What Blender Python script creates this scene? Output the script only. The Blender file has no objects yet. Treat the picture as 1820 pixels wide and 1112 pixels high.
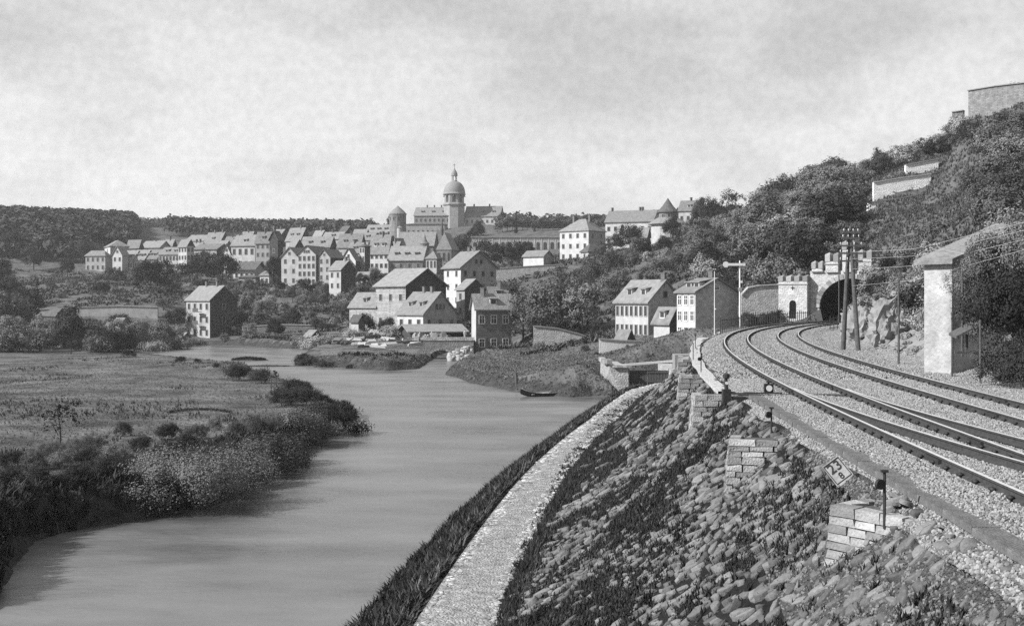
import bpy, math, random
import numpy as np
random.seed(7)
RNG = np.random.default_rng(7)
R = math.radians
scn = bpy.context.scene
COL = scn.collection

# ------------------------------------------------------------------ camera
HC = 9.5            # eye height above the river
F = 2100.0          # focal length in photograph pixels (width 1820)
HY = 533.0          # horizon row in the photograph
cam_d = bpy.data.cameras.new('camera')
cam = bpy.data.objects.new('camera', cam_d)
COL.objects.link(cam)
cam.location = (0, 0, HC)
cam.rotation_euler = (R(90), 0, 0)
cam_d.sensor_width = 36
cam_d.lens = 36 * F / 1820
cam_d.shift_y = -(556 - HY) / 1820
cam_d.clip_start = 0.3
cam_d.clip_end = 9000
scn.camera = cam

# ------------------------------------------------------------------ sky
SUN_EL, SUN_AZ = R(36), math.atan2(-0.95, -0.31)     # azimuth from +Y, towards the sun
wd = bpy.data.worlds.new('World'); scn.world = wd; wd.use_nodes = True
nt = wd.node_tree; nt.nodes.clear()
def N(nt, t, **k):
    n = nt.nodes.new(t)
    for a, b in k.items():
        if a.startswith('i_'):
            n.inputs[a[2:].replace('_', ' ')].default_value = b
        else:
            setattr(n, a, b)
    return n
out = N(nt, 'ShaderNodeOutputWorld'); bg = N(nt, 'ShaderNodeBackground')
bg.inputs['Strength'].default_value = 0.105
sky = N(nt, 'ShaderNodeTexSky'); sky.sky_type = 'NISHITA'; sky.sun_disc = False
sky.sun_elevation = SUN_EL; sky.sun_rotation = SUN_AZ; sky.air_density = 1.0; sky.dust_density = 2.0
bw = N(nt, 'ShaderNodeRGBToBW')
tc = N(nt, 'ShaderNodeTexCoord')
mp = N(nt, 'ShaderNodeMapping'); mp.inputs['Scale'].default_value = (1.0, 1.0, 2.6)
n1 = N(nt, 'ShaderNodeTexNoise'); n1.inputs['Scale'].default_value = 4.6; n1.inputs['Detail'].default_value = 5; n1.inputs['Roughness'].default_value = .55
n2 = N(nt, 'ShaderNodeTexNoise'); n2.inputs['Scale'].default_value = 150; n2.inputs['Detail'].default_value = 3
mr = N(nt, 'ShaderNodeMapRange'); mr.inputs[1].default_value = .46; mr.inputs[2].default_value = .68; mr.inputs[3].default_value = 5.3; mr.inputs[4].default_value = 3.7
mr2 = N(nt, 'ShaderNodeMapRange'); mr2.inputs[1].default_value = .3; mr2.inputs[2].default_value = .7; mr2.inputs[3].default_value = .93; mr2.inputs[4].default_value = 1.07
mx = N(nt, 'ShaderNodeMix'); mx.data_type = 'FLOAT'; mx.inputs[0].default_value = 0.8
mu = N(nt, 'ShaderNodeMath'); mu.operation = 'MULTIPLY'
L = nt.links.new
L(sky.outputs[0], bw.inputs[0]); L(tc.outputs['Generated'], mp.inputs[0])
L(mp.outputs[0], n1.inputs['Vector']); L(tc.outputs['Generated'], n2.inputs['Vector'])
L(n1.outputs[0], mr.inputs[0]); L(n2.outputs[0], mr2.inputs[0])
L(bw.outputs[0], mx.inputs[2]); L(mr.outputs[0], mx.inputs[3])
L(mx.outputs[0], mu.inputs[0]); L(mr2.outputs[0], mu.inputs[1])
sz_ = N(nt, 'ShaderNodeSeparateXYZ'); L(tc.outputs['Generated'], sz_.inputs[0])
mg = N(nt, 'ShaderNodeMapRange'); mg.inputs[1].default_value = 0.0; mg.inputs[2].default_value = .5; mg.inputs[3].default_value = 1.16; mg.inputs[4].default_value = .72; L(sz_.outputs[2], mg.inputs[0])
mu2 = N(nt, 'ShaderNodeMath'); mu2.operation = 'MULTIPLY'; L(mu.outputs[0], mu2.inputs[0]); L(mg.outputs[0], mu2.inputs[1])
L(mu2.outputs[0], bg.inputs['Color']); L(bg.outputs[0], out.inputs['Surface'])

# ------------------------------------------------------------------ sun
sl = bpy.data.lights.new('sun', 'SUN'); sl.energy = 5.0; sl.angle = R(.53); sl.color = (1, 1, 1)
so = bpy.data.objects.new('sun', sl); COL.objects.link(so)
sd = np.array([math.sin(SUN_AZ) * math.cos(SUN_EL), math.cos(SUN_AZ) * math.cos(SUN_EL), math.sin(SUN_EL)])
from mathutils import Vector, Matrix, noise as mnoise
so.rotation_euler = Vector(sd).to_track_quat('Z', 'Y').to_euler()
so.location = (-60, -10, 80)
vs = scn.view_settings
vs.view_transform = 'Standard'; vs.look = 'None'; vs.exposure = 0.68; vs.gamma = 1.0; vs.use_curve_mapping = False
scn.cycles.max_bounces = 4; scn.cycles.diffuse_bounces = 2; scn.cycles.glossy_bounces = 2
scn.cycles.transmission_bounces = 2; scn.cycles.transparent_max_bounces = 4; scn.cycles.volume_bounces = 0
scn.cycles.use_denoising = False

# ------------------------------------------------------------------ helpers
def W(px, py, Z):
    "place seen at (px, py), Z metres ahead"
    return np.array([(px - 910) * Z / F, Z, HC - (py - HY) * Z / F])
def G(px, py, z):
    Z = F * (HC - z) / (py - HY)
    return np.array([(px - 910) * Z / F, Z, z])

MATS = {}
def mat(name, v, rough=.9, var=.35, scale=4., bump=.0, bscale=None, spec=.2, kind=None, detail=4):
    "grey material: value v with noise variation"
    if name in MATS: return MATS[name]
    m = bpy.data.materials.new(name); m.use_nodes = True
    t = m.node_tree; b = t.nodes['Principled BSDF']
    b.inputs['Roughness'].default_value = rough
    b.inputs['Specular IOR Level'].default_value = spec
    co = t.nodes.new('ShaderNodeTexCoord')
    no = t.nodes.new('ShaderNodeTexNoise'); no.inputs['Scale'].default_value = scale; no.inputs['Detail'].default_value = detail; no.inputs['Roughness'].default_value = .65
    t.links.new(co.outputs['Object'], no.inputs['Vector'])
    r = t.nodes.new('ShaderNodeMapRange'); r.inputs[1].default_value = .3; r.inputs[2].default_value = .7
    r.inputs[3].default_value = v * (1 - var); r.inputs[4].default_value = v * (1 + var)
    t.links.new(no.outputs[0], r.inputs[0])
    src = r.outputs[0]
    if kind in ('leaf', 'house', 'stone'):
        oi = t.nodes.new('ShaderNodeObjectInfo')
        q = t.nodes.new('ShaderNodeMapRange'); a = {'leaf': .55, 'house': .16, 'stone': .42}[kind]
        q.inputs[3].default_value = 1 - a; q.inputs[4].default_value = 1 + a
        t.links.new(oi.outputs['Random'], q.inputs[0])
        k = t.nodes.new('ShaderNodeMath'); k.operation = 'MULTIPLY'
        t.links.new(src, k.inputs[0]); t.links.new(q.outputs[0], k.inputs[1]); src = k.outputs[0]
    if kind == 'island':
        g = t.nodes.new('ShaderNodeNewGeometry')
        q = t.nodes.new('ShaderNodeMapRange'); q.inputs[3].default_value = .5; q.inputs[4].default_value = 1.45
        t.links.new(g.outputs['Random Per Island'], q.inputs[0])
        k = t.nodes.new('ShaderNodeMath'); k.operation = 'MULTIPLY'
        t.links.new(src, k.inputs[0]); t.links.new(q.outputs[0], k.inputs[1]); src = k.outputs[0]
    if kind == 'wall_rows':       # horizontal courses and blotches
        br = t.nodes.new('ShaderNodeTexBrick'); br.inputs['Scale'].default_value = 1.0
        br.inputs['Brick Width'].default_value = .62; br.inputs['Row Height'].default_value = .27; br.inputs['Mortar Size'].default_value = .02
        br.inputs['Color1'].default_value = (1.1,) * 3 + (1,); br.inputs['Color2'].default_value = (.82,) * 3 + (1,); br.inputs['Mortar'].default_value = (.6,) * 3 + (1,)
        mpn = t.nodes.new('ShaderNodeMapping'); mpn.inputs['Rotation'].default_value = (R(90), 0, 0)
        sx = t.nodes.new('ShaderNodeSeparateXYZ'); cx = t.nodes.new('ShaderNodeCombineXYZ'); ad = t.nodes.new('ShaderNodeMath')
        t.links.new(co.outputs['Object'], sx.inputs[0]); t.links.new(sx.outputs[0], ad.inputs[0]); t.links.new(sx.outputs[1], ad.inputs[1])
        t.links.new(ad.outputs[0], cx.inputs[0]); t.links.new(sx.outputs[2], cx.inputs[1]); t.links.new(cx.outputs[0], br.inputs['Vector'])
        k = t.nodes.new('ShaderNodeMath'); k.operation = 'MULTIPLY'
        t.links.new(src, k.inputs[0]); t.links.new(br.outputs['Color'], k.inputs[1]); src = k.outputs[0]
    t.links.new(src, b.inputs['Base Color'])
    if bump > 0:
        nb = t.nodes.new('ShaderNodeTexNoise'); nb.inputs['Scale'].default_value = bscale or scale * 3; nb.inputs['Detail'].default_value = 5
        t.links.new(co.outputs['Object'], nb.inputs['Vector'])
        bp = t.nodes.new('ShaderNodeBump'); bp.inputs['Strength'].default_value = bump; bp.inputs['Distance'].default_value = .3
        t.links.new(nb.outputs[0], bp.inputs['Height']); t.links.new(bp.outputs[0], b.inputs['Normal'])
    if kind == 'leaf':
        o = t.nodes['Material Output']
        tr = t.nodes.new('ShaderNodeBsdfTranslucent'); t.links.new(src, tr.inputs['Color'])
        ms = t.nodes.new('ShaderNodeMixShader'); ms.inputs[0].default_value = .12
        t.links.new(b.outputs[0], ms.inputs[1]); t.links.new(tr.outputs[0], ms.inputs[2]); t.links.new(ms.outputs[0], o.inputs['Surface'])
    MATS[name] = m
    return m

def M_(n): return MATS[n]
mat('leaf_mid', .12, var=.45, scale=.55, kind='leaf')
mat('leaf_dark', .03, var=.5, scale=.5, kind='leaf')
mat('leaf_pale', .21, var=.4, scale=.8, kind='leaf')
mat('leaf_black', .02, var=.5, scale=.5)
mat('leaf_willow', .115, var=.25, scale=.9, kind='leaf')
mat('leaf_far', .085, var=.5, scale=.12, kind='leaf')
mat('weed', .085, var=.6, scale=1.2, kind='island')
mat('weed_dark', .035, var=.6, scale=1.2, kind='island')
mat('slope_weed', .035, var=.7, scale=1.2, kind='island')  # weeds on the slope, darkened to paint shade into the stone gaps
mat('grass_blade', .13, var=.5, scale=.35, kind='island')
mat('bark', .05, var=.4, scale=6, bump=.4)
mat('turf', .09, var=.85, scale=.16, bump=1.0, bscale=3.0, detail=8)
mat('scrub_soil', .085, var=.6, scale=.35, bump=1.0, bscale=2.0, detail=8)
mat('bank_soil', .042, var=.6, scale=1.0, bump=1.0, bscale=5, detail=8)
mat('slope_soil_shaded', .014, var=.7, scale=2.0, bump=1.0, bscale=9, detail=8)  # soil coloured near black: shade of the gaps between stones is painted in
mat('gravel_bed', .2, var=.5, scale=14, bump=1.0, bscale=22, detail=8)
mat('gravel_dark', .12, var=.5, scale=14, bump=1.0, bscale=22, detail=8)
mat('ballast_stone', .21, var=.3, scale=3, kind='stone')
mat('slope_stone', .13, var=.3, scale=3, bump=.3, bscale=9, kind='stone')
mat('slope_stone_mass', .13, var=.3, scale=5, bump=.4, bscale=20, kind='island')
mat('cobble', .4, var=.3, scale=6, bump=.5, bscale=25, kind='island')
mat('path_earth', .3, var=.5, scale=3, bump=.8, bscale=14, detail=8)
mat('dressed_stone', .25, var=.22, scale=5, bump=.3, bscale=24, kind='stone')
mat('joint', .07, var=.4, scale=8)
mat('plaster_white', .42, var=.2, scale=.6, bump=.25, bscale=7, kind='house', detail=7)
mat('plaster', .32, var=.24, scale=.6, bump=.25, bscale=7, kind='house', detail=7)
mat('plaster_grey', .24, var=.2, scale=.9, bump=.25, bscale=7, kind='house', detail=7)
mat('stone_wall', .34, var=.25, scale=1.1, bump=.5, bscale=6, kind='wall_rows')
mat('masonry_white', .33, var=.34, scale=1.3, bump=.3, bscale=7, detail=8)
mat('stone_pale', .46, var=.2, scale=1.1, bump=.5, bscale=6, kind='wall_rows')
mat('terrace_white', .72, var=.14, scale=1.1, bump=.4, bscale=6, kind='wall_rows')
mat('stone_dark', .2, var=.3, scale=1.1, bump=.5, bscale=6, kind='wall_rows')
mat('brick', .16, var=.25, scale=1.3, bump=.4, bscale=9, kind='wall_rows')
mat('gable_grey', .42, var=.25, scale=1.3, bump=.4, bscale=9, kind='wall_rows')  # grey gable wall, lightened to make up for weak light on the shaded side
mat('slate_wall', .055, var=.35, scale=1.4, bump=.4, bscale=8, kind='house')
mat('roof_light', .2, var=.25, scale=1.3, bump=.5, bscale=5, kind='house', detail=8)
mat('roof', .175, var=.28, scale=1.3, bump=.5, bscale=5, kind='house', detail=8)
mat('roof_dark', .09, var=.3, scale=1.3, bump=.5, bscale=5, kind='house', detail=8)
mat('glass', .04, rough=.25, var=.2, spec=.5)
mat('frame_white', .6, var=.1)
mat('frame_grey', .25, var=.1)
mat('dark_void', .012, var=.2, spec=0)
mat('rail_side', .045, rough=.75, var=.35, scale=9)
mat('rail_top', .5, rough=.35, var=.15, scale=9, spec=.6)
mat('iron', .03, rough=.6, var=.3, scale=12)
mat('white_paint', .6, rough=.6, var=.08, scale=6)
mat('black_paint', .018, rough=.5, var=.2, scale=6)
mat('timber', .085, var=.35, scale=8, bump=.3)
mat('timber_pale', .4, var=.3, scale=8, bump=.3)
mat('concrete', .12, var=.3, scale=5, bump=.4, bscale=30, detail=7)
mat('porcelain', .5, rough=.3, var=.05, spec=.5)
mat('rock', .2, var=.32, scale=.9, bump=.45, bscale=5, detail=9)
mat('copper', .2, var=.25, scale=2, rough=.7)
mat('cloth_pale', .5, var=.2); mat('skin', .35, var=.1); mat('cloth_dark', .06, var=.2)

def mesh_np(name, v, f, mats=(), mi=None, smooth=False):
    me = bpy.data.meshes.new(name)
    v = np.asarray(v, np.float32)
    if isinstance(f, np.ndarray):
        nf, k = f.shape
        me.vertices.add(len(v)); me.vertices.foreach_set('co', v.ravel())
        me.loops.add(nf * k); me.loops.foreach_set('vertex_index', f.astype(np.int32).ravel())
        me.polygons.add(nf); me.polygons.foreach_set('loop_start', np.arange(0, nf * k, k, dtype=np.int32))
        me.update(calc_edges=True)
    else:
        me.from_pydata([tuple(map(float, p)) for p in v], [], [tuple(map(int, q)) for q in f]); me.update()
    for m in mats: me.materials.append(M_(m) if isinstance(m, str) else m)
    if mi is not None: me.polygons.foreach_set('material_index', np.asarray(mi, np.int32))
    if smooth: me.polygons.foreach_set('use_smooth', np.ones(len(me.polygons), bool))
    return me

def obj(name, me, parent=None, loc=(0, 0, 0), rz=0, scale=None):
    o = bpy.data.objects.new(name, me); COL.objects.link(o)
    o.location = loc; o.rotation_euler = (0, 0, rz)
    if scale is not None: o.scale = scale if hasattr(scale, '__len__') else (scale,) * 3
    if parent is not None: o.parent = parent
    return o
def tag(o, label=None, cat=None, group=None, kind=None):
    if label: o['label'] = label
    if cat: o['category'] = cat
    if group: o['group'] = group
    if kind: o['kind'] = kind
    return o
def empty(name, loc, label, cat, group=None, rz=0):
    return tag(obj(name, None, None, tuple(float(c) for c in loc), rz), label, cat, group)

class MB:
    "collects boxes, prisms, tubes and lathes into one mesh"
    def __init__(s): s.v = []; s.f = []; s.m = []
    def add(s, v, f, m=0):
        n = len(s.v); s.v += [tuple(p) for p in v]; s.f += [tuple(i + n for i in q) for q in f]; s.m += [m] * len(f); return s
    def box(s, x0, x1, y0, y1, z0, z1, m=0):
        return s.add([(x0,y0,z0),(x1,y0,z0),(x1,y1,z0),(x0,y1,z0),(x0,y0,z1),(x1,y0,z1),(x1,y1,z1),(x0,y1,z1)],
                     [(0,3,2,1),(4,5,6,7),(0,1,5,4),(1,2,6,5),(2,3,7,6),(3,0,4,7)], m)
    def hexa(s, b, t, m=0):   # 4 bottom + 4 top points
        return s.add(list(b) + list(t), [(0,3,2,1),(4,5,6,7),(0,1,5,4),(1,2,6,5),(2,3,7,6),(3,0,4,7)], m)
    def prism(s, poly, z0, z1, m=0):
        n = len(poly)
        return s.add([(x, y, z0) for x, y in poly] + [(x, y, z1) for x, y in poly],
                     [tuple(range(n))[::-1], tuple(range(n, 2 * n))] + [(i, (i+1) % n, n + (i+1) % n, n + i) for i in range(n)], m)
    def tube(s, pts, rad, k=7, m=0):
        pts = [np.array(p, float) for p in pts]; rad = [rad] * len(pts) if np.isscalar(rad) else rad
        v = []
        for i, p in enumerate(pts):
            d = pts[min(i+1, len(pts)-1)] - pts[max(i-1, 0)]; d /= np.linalg.norm(d) + 1e-9
            a = np.cross(d, (0, 0, 1) if abs(d[2]) < .9 else (1, 0, 0)); a /= np.linalg.norm(a); b = np.cross(d, a)
            v += [p + rad[i] * (math.cos(t) * a + math.sin(t) * b) for t in np.arange(k) * 2 * math.pi / k]
        f = [(i*k + j, i*k + (j+1) % k, (i+1)*k + (j+1) % k, (i+1)*k + j) for i in range(len(pts)-1) for j in range(k)]
        f += [tuple(range(k))[::-1], tuple(range((len(pts)-1)*k, len(pts)*k))]
        return s.add(v, f, m)
    def lathe(s, prof, k=20, c=(0, 0), m=0, ph=0):
        v = [(c[0] + r * math.cos(t + ph), c[1] + r * math.sin(t + ph), z) for r, z in prof for t in np.arange(k) * 2 * math.pi / k]
        f = [(i*k + j, i*k + (j+1) % k, (i+1)*k + (j+1) % k, (i+1)*k + j) for i in range(len(prof)-1) for j in range(k)]
        f += [tuple(range(k))[::-1], tuple(range((len(prof)-1)*k, len(prof)*k))]
        return s.add(v, f, m)
    def mesh(s, name, mats, smooth=False):
        return mesh_np(name, s.v, s.f, mats if isinstance(mats, (list, tuple)) else [mats], s.m, smooth)
    def build(s, name, mats, parent=None, loc=(0, 0, 0), rz=0, smooth=False):
        return obj(name, s.mesh(name, mats, smooth), parent, tuple(float(c) for c in loc), rz)

def batch(tv, tf, pos, mats3):
    "many copies of one template (tv, tf quads or tris) as one vertex/face array; mats3: (n,3,3)"
    n = len(pos); k = len(tv)
    v = np.einsum('nij,kj->nki', mats3, tv) + pos[:, None, :]
    f = (tf[None] + (np.arange(n) * k)[:, None, None]).reshape(-1, tf.shape[1])
    return v.reshape(-1, 3), f
def rot_z(a):
    c, s = np.cos(a), np.sin(a); o = np.zeros_like(a)
    return np.stack([np.stack([c, -s, o], -1), np.stack([s, c, o], -1), np.stack([o, o, o + 1], -1)], -2)
def rand_rot(n, rng):
    q = rng.normal(size=(n, 4)); q /= np.linalg.norm(q, axis=1)[:, None]; w, x, y, z = q.T
    return np.stack([np.stack([1-2*(y*y+z*z), 2*(x*y-z*w), 2*(x*z+y*w)], -1), np.stack([2*(x*y+z*w), 1-2*(x*x+z*z), 2*(y*z-x*w)], -1),
                     np.stack([2*(x*z-y*w), 2*(y*z+x*w), 1-2*(x*x+y*y)], -1)], -2)

# value noise, vectorised
_NT = np.random.default_rng(3).random((256, 256))
def vnoise(x, y):
    xi = np.floor(x).astype(int); yi = np.floor(y).astype(int); u = x - xi; w = y - yi
    u = u*u*(3-2*u); w = w*w*(3-2*w); a = lambda i, j: _NT[(xi+i) % 256, (yi+j) % 256]
    return (a(0,0)*(1-u)+a(1,0)*u)*(1-w) + (a(0,1)*(1-u)+a(1,1)*u)*w - .5

# ------------------------------------------------------------------ railway alignment (rail A = river-side rail)
_s = np.arange(-30, 190.01, .5)
def _th(s):
    s = np.asarray(s, float); q = np.clip(s, 0, 152)
    return 4.4485e-2 + 1.4413e-3*q + 3.5428e-6*q**2 + 7.2549e-8*q**3 + np.minimum(s, 0) * 1.44e-3
_TH = _th(_s)
_i0 = int(30 / .5)
_ax = np.concatenate([[0], np.cumsum(np.sin(_TH[:-1]) * .5)]); _ay = np.concatenate([[0], np.cumsum(np.cos(_TH[:-1]) * .5)])
_ax += 6.521 - _ax[_i0]; _ay += 8 - _ay[_i0]
def RP(s, o, z=0.):
    "point beside rail A: chainage s, offset o to the hill side"
    s = np.asarray(s, float); x = np.interp(s, _s, _ax); y = np.interp(s, _s, _ay); t = _th(s)
    r = np.stack([x + o*np.cos(t), y - o*np.sin(t), np.broadcast_to(np.asarray(z, float), np.shape(x + o))], -1)
    return r
def to_so(X, Y):
    X = np.asarray(X, float); Y = np.asarray(Y, float); sh = X.shape; X = X.ravel(); Y = Y.ravel()
    S = np.empty_like(X); O = np.empty_like(X); ax, ay, ss, tt = _ax[::4], _ay[::4], _s[::4], _TH[::4]
    for i in range(0, len(X), 20000):
        x = X[i:i+20000, None]; y = Y[i:i+20000, None]
        k = np.argmin((x-ax)**2 + (y-ay)**2, axis=1); t = tt[k]; dx = x[:, 0]-ax[k]; dy = y[:, 0]-ay[k]
        S[i:i+20000] = ss[k] + dx*np.sin(t) + dy*np.cos(t); O[i:i+20000] = dx*np.cos(t) - dy*np.sin(t)
    return S.reshape(sh), O.reshape(sh)
RAIL_Z, BED_Z, PATH_Z = 6.9, 6.72, 1.5
S_PORTAL = 148.0
def foot(s): return np.interp(s, [-30, 21, 45, 57, 70, 85, 95, 104, 110], [8.2, 8.2, 7.7, 7.3, 6.9, 7.2, 7.6, 7.4, 5.6])
def emb(s, o):
    "height of the river-side embankment at offset o (<0)"
    a = -np.asarray(o, float); fo = foot(s)
    cr = np.interp(s, [-30, 4, 8.5, 12], [1.3, 1.3, 1.38, 1.6]); ex = np.interp(s, [4, 8, 13], [1.75, 1.65, 1.25])
    t = np.clip((a - cr) / (fo - cr), 0, 1)
    z = 6.55 - (6.55 - PATH_Z) * (1 - (1 - t)**ex)
    pw = np.interp(s, [100, 108], [2.1, 0.0])
    b = np.clip(a - fo - pw, 0, 99)
    return z - b * np.where(np.asarray(s) > 106, 1.4, .62)

# ------------------------------------------------------------------ terrain
CP = [W(*p) for p in [
 (-300,405,950),(0,412,950),(200,410,950),(350,412,950),(520,425,950),(700,432,950),(900,425,950),(1200,440,950),(1600,400,900),
 (-350,385,500),(0,402,480),(100,412,470),(180,452,450),(0,500,380),(100,500,370),(0,560,285),(-300,560,260),(-300,480,360),
 (150,544,296),(60,546,300),(270,540,300),(150,505,345),(60,520,335),(250,505,345),
 (150,578,284),(60,580,286),(250,576,284),(100,579,270),(200,584,262),
 (170,484,400),(300,478,400),(430,492,385),(500,507,352),(560,507,352),(380,447,450),(300,447,460),(540,442,450),(640,432,440),(200,450,470),
 (600,540,308),(450,592,268),(520,570,285),(350,601,262),(560,604,236),(640,596,246),(430,520,335),(480,545,305),
 (700,592,244),(760,600,222),(800,585,240),(750,482,372),(690,492,355),(800,467,378),(760,412,540),(860,398,540),(950,418,560),(700,424,480),(650,440,455),
 (850,452,415),(990,450,402),(900,424,445),(980,424,445),(840,540,280),(900,500,302),(950,477,307),(880,560,240),
 (1030,464,352),(1110,442,366),(1180,437,347),(1240,410,335),(1000,540,232),(950,592,198),(1000,612,182),(1050,604,174),(900,628,196),
 (970,624,172),(1010,627,167),(1050,630,160),
 (1120,606,167),(1230,602,160),(1180,606,162),(1290,590,160),(960,648,152),(1020,640,148),(1100,520,232),(1160,540,205),(1200,502,205),(1250,430,290),(1300,402,305),(1280,470,225),
 (1350,500,186),(1450,478,172),(1400,402,225),(1540,332,215),(1600,302,210),(1720,215,195),(1820,185,185),(1950,150,190),(1480,420,200),(1560,420,170),
 (1570,357,192),(1600,355,191.5),(1640,352,191),(1600,349,198),(1650,344,197),(1600,318,202),(1655,312,201.5),(1640,313,206),(1670,310,205),(1640,289,210),(1675,284,210),(1690,300,200),(1600,374,184),(1650,368,181),(1555,388,182),(1600,405,165),(1660,398,158),(1690,350,175),
 (1600,560,84),(1560,520,112),(1650,420,122),(1750,350,120),(1820,450,74),(1820,570,50),(1950,300,105),(1950,520,45),(1700,500,75),(1640,600,64),
 (1330,572,158),(1260,585,165)]]
CP += [np.array(p, float) for p in [(40,20,16),(25,8,11),(60,50,28),(110,100,46),(160,200,62),(300,300,75),(130,330,45),(600,500,90),(600,100,90),(80,-30,30),
 (-30,60,1.5),(-50,100,1.0),(-80,150,.5),(-120,200,.5),(-60,120,.7),(-95,170,.4),(-45,120,.5),(-40,75,1.5),(-40,30,2.1),(-100,50,2.6),(-200,100,5),(-32,0,2.6),(-60,-30,4),(-300,200,8),(-26,86,1.0),(-34,140,.4),(-22,110,.5),
 (-400,400,30),(-700,900,75),(-700,300,40),(-700,0,40),(700,950,80),(-500,2400,90),(0,2400,85),(600,2400,90),(-33,164,1.3),(-24,152,1.2),(-10,128,1.2),(2,128,1.6),(-14,170,1.6),(5,150,2.0),
 (14,135,3.2),(20,135,4.2),(-5,185,1.6),(-60,240,1.3),(-100,262,1.6),(-160,300,4)]]
for s in range(118, 148, 7):
    CP += [RP(s, -4.5, 6.45), RP(s, -9.0, 6.2), RP(s, -13, 5.9)]
for s in range(-20, 131, 12):
    CP.append(RP(s, 9.0, 6.7))
CP = np.array(CP)
def _solve():
    P = CP[:, :2]; D = np.linalg.norm(P[:, None]-P[None], axis=2); n = len(P)
    A = np.zeros((n+3, n+3)); A[:n, :n] = -D - np.eye(n)*.6; A[:n, n] = 1; A[:n, n+1:] = P/100; A[n, :n] = 1; A[n+1:, :n] = P.T/100
    return np.linalg.solve(A, np.concatenate([CP[:, 2], np.zeros(3)]))
_w = _solve()
def rbf(X, Y):
    out = np.empty(X.shape); x = X.ravel(); y = Y.ravel(); o = out.ravel(); n = len(CP)
    for i in range(0, len(x), 20000):
        d = np.hypot(x[i:i+20000, None]-CP[:, 0], y[i:i+20000, None]-CP[:, 1])
        o[i:i+20000] = -d @ _w[:n] + _w[n] + _w[n+1]*x[i:i+20000]/100 + _w[n+2]*y[i:i+20000]/100
    return o.reshape(X.shape)

g2 = lambda x, y: tuple(G(x, y, 0)[:2])
RIVER = [(3, -80), (3, 0), (3, 30), (5, 50), (8, 72), (12, 95), (17.2, 108), (17.2, 131), (11.2, 131), (11.2, 117.5), g2(1078,703), g2(1012,706), g2(930,699), g2(832,679), g2(790,664), g2(800,655),
 g2(838,640), g2(848,626), g2(800,622), g2(775,634), g2(745,655), g2(690,659), g2(630,655), g2(560,647), g2(524,637), g2(545,626), g2(590,617), g2(520,620), g2(440,615), g2(330,611), g2(250,610),
 (-130, 268), (-260, 320), (-262, 290), (-140, 236), g2(195,621), g2(300,634), g2(370,643), g2(440,657), g2(500,675), g2(553,695), g2(556,715), g2(600,727), g2(636,741), g2(590,762), g2(530,800), g2(480,830),
 g2(440,850), g2(350,900), g2(260,920), g2(150,940), g2(50,962), g2(22,1000), g2(0,1060), (-17, 30), (-19, 15), (-22, -80)]
RIVER = np.array(RIVER)
def river_sd(X, Y):
    "signed distance to the river's edge, positive on land"
    x = X.ravel(); y = Y.ravel(); d = np.full(x.shape, 1e9); inside = np.zeros(x.shape, bool)
    for i in range(len(RIVER)):
        a = RIVER[i]; b = RIVER[(i+1) % len(RIVER)]; e = b - a
        t = np.clip(((x-a[0])*e[0] + (y-a[1])*e[1]) / (e @ e), 0, 1)
        d = np.minimum(d, np.hypot(x-a[0]-t*e[0], y-a[1]-t*e[1]))
        c = (a[1] > y) != (b[1] > y)
        xi = a[0] + (y-a[1]) / (e[1] if abs(e[1]) > 1e-9 else 1e-9) * e[0]
        inside ^= c & (x < xi)
    return np.where(inside, -d, d).reshape(X.shape)
def terrain(X, Y):
    X = np.asarray(X, float); Y = np.asarray(Y, float)
    z = rbf(X, Y)
    big = np.clip((Y-60)/300, 0, 1)
    z = z + vnoise(X/14, Y/14)*1.0*(.25+big) + vnoise(X/4.1+9, Y/4.1)*.35*(.4+big)
    d = river_sd(X, Y)
    d = d + vnoise(X/2.2, Y/2.2)*.7 + vnoise(X/.8, Y/.8)*.25
    near_left = (X < -8) & (Y < 95)
    sl = np.where(near_left, 1.5, .75)
    z = np.where(d > 0, np.minimum(np.maximum(z, .28), d*sl + .02), np.maximum(-1.3, d*.6))
    s, o = to_so(X, Y)
    e = emb(s, o) + vnoise(X/1.3, Y/1.3)*.14 + vnoise(X/.5, Y/.5)*.07
    left = (o < -1.25) & (s < S_PORTAL + 2)
    z = np.where(left, np.maximum(z, e), z)
    cor = (o >= -1.25) & (o < 8.2) & (s < S_PORTAL + .8)
    z = np.where(cor, 6.35, z)
    cut = (o >= 8.2) & (s < S_PORTAL + .8)
    rock = vnoise(s/2.6, o/2.6)*2.2 + vnoise(s/.9+5, o/.9)*.8
    z = np.where(cut, np.minimum(z, 6.45 + np.clip(o-8.2, 0, 1)*.15 + np.clip(o-9.2, 0, 99)*1.25 + rock*np.clip((o-9)/3, 0, 1)), z)
    return z
def tz(x, y): return float(terrain(np.array([x]), np.array([y]))[0])

def axis(segs):
    a = []
    for x0, x1, st in segs:
        a += list(np.arange(x0, x1, st))
    return np.array(sorted(set(np.round(a, 3))))
def geo(a, b, n): return list(np.sign(a)*np.geomspace(abs(a), abs(b), n))
gx = np.array(sorted(set(np.round(np.concatenate([np.arange(-24, 34, .42), np.arange(-60, -24, .9), np.arange(34, 75, .9), -np.geomspace(60, 1000, 110), np.geomspace(75, 1000, 100)]), 3))))
gy = np.array(sorted(set(np.round(np.concatenate([np.arange(-60, 6, 4), np.arange(6, 62, .42), np.arange(62, 135, .8), np.arange(135, 290, 1.6), np.arange(290, 480, 3), np.geomspace(480, 2600, 60)]), 3))))
XX, YY = np.meshgrid(gx, gy)
ZZ = terrain(XX, YY)
nx, ny = len(gx), len(gy)
I = np.arange(nx*ny).reshape(ny, nx)
tf = np.stack([I[:-1, :-1], I[:-1, 1:], I[1:, 1:], I[1:, :-1]], -1).reshape(-1, 4)
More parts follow.
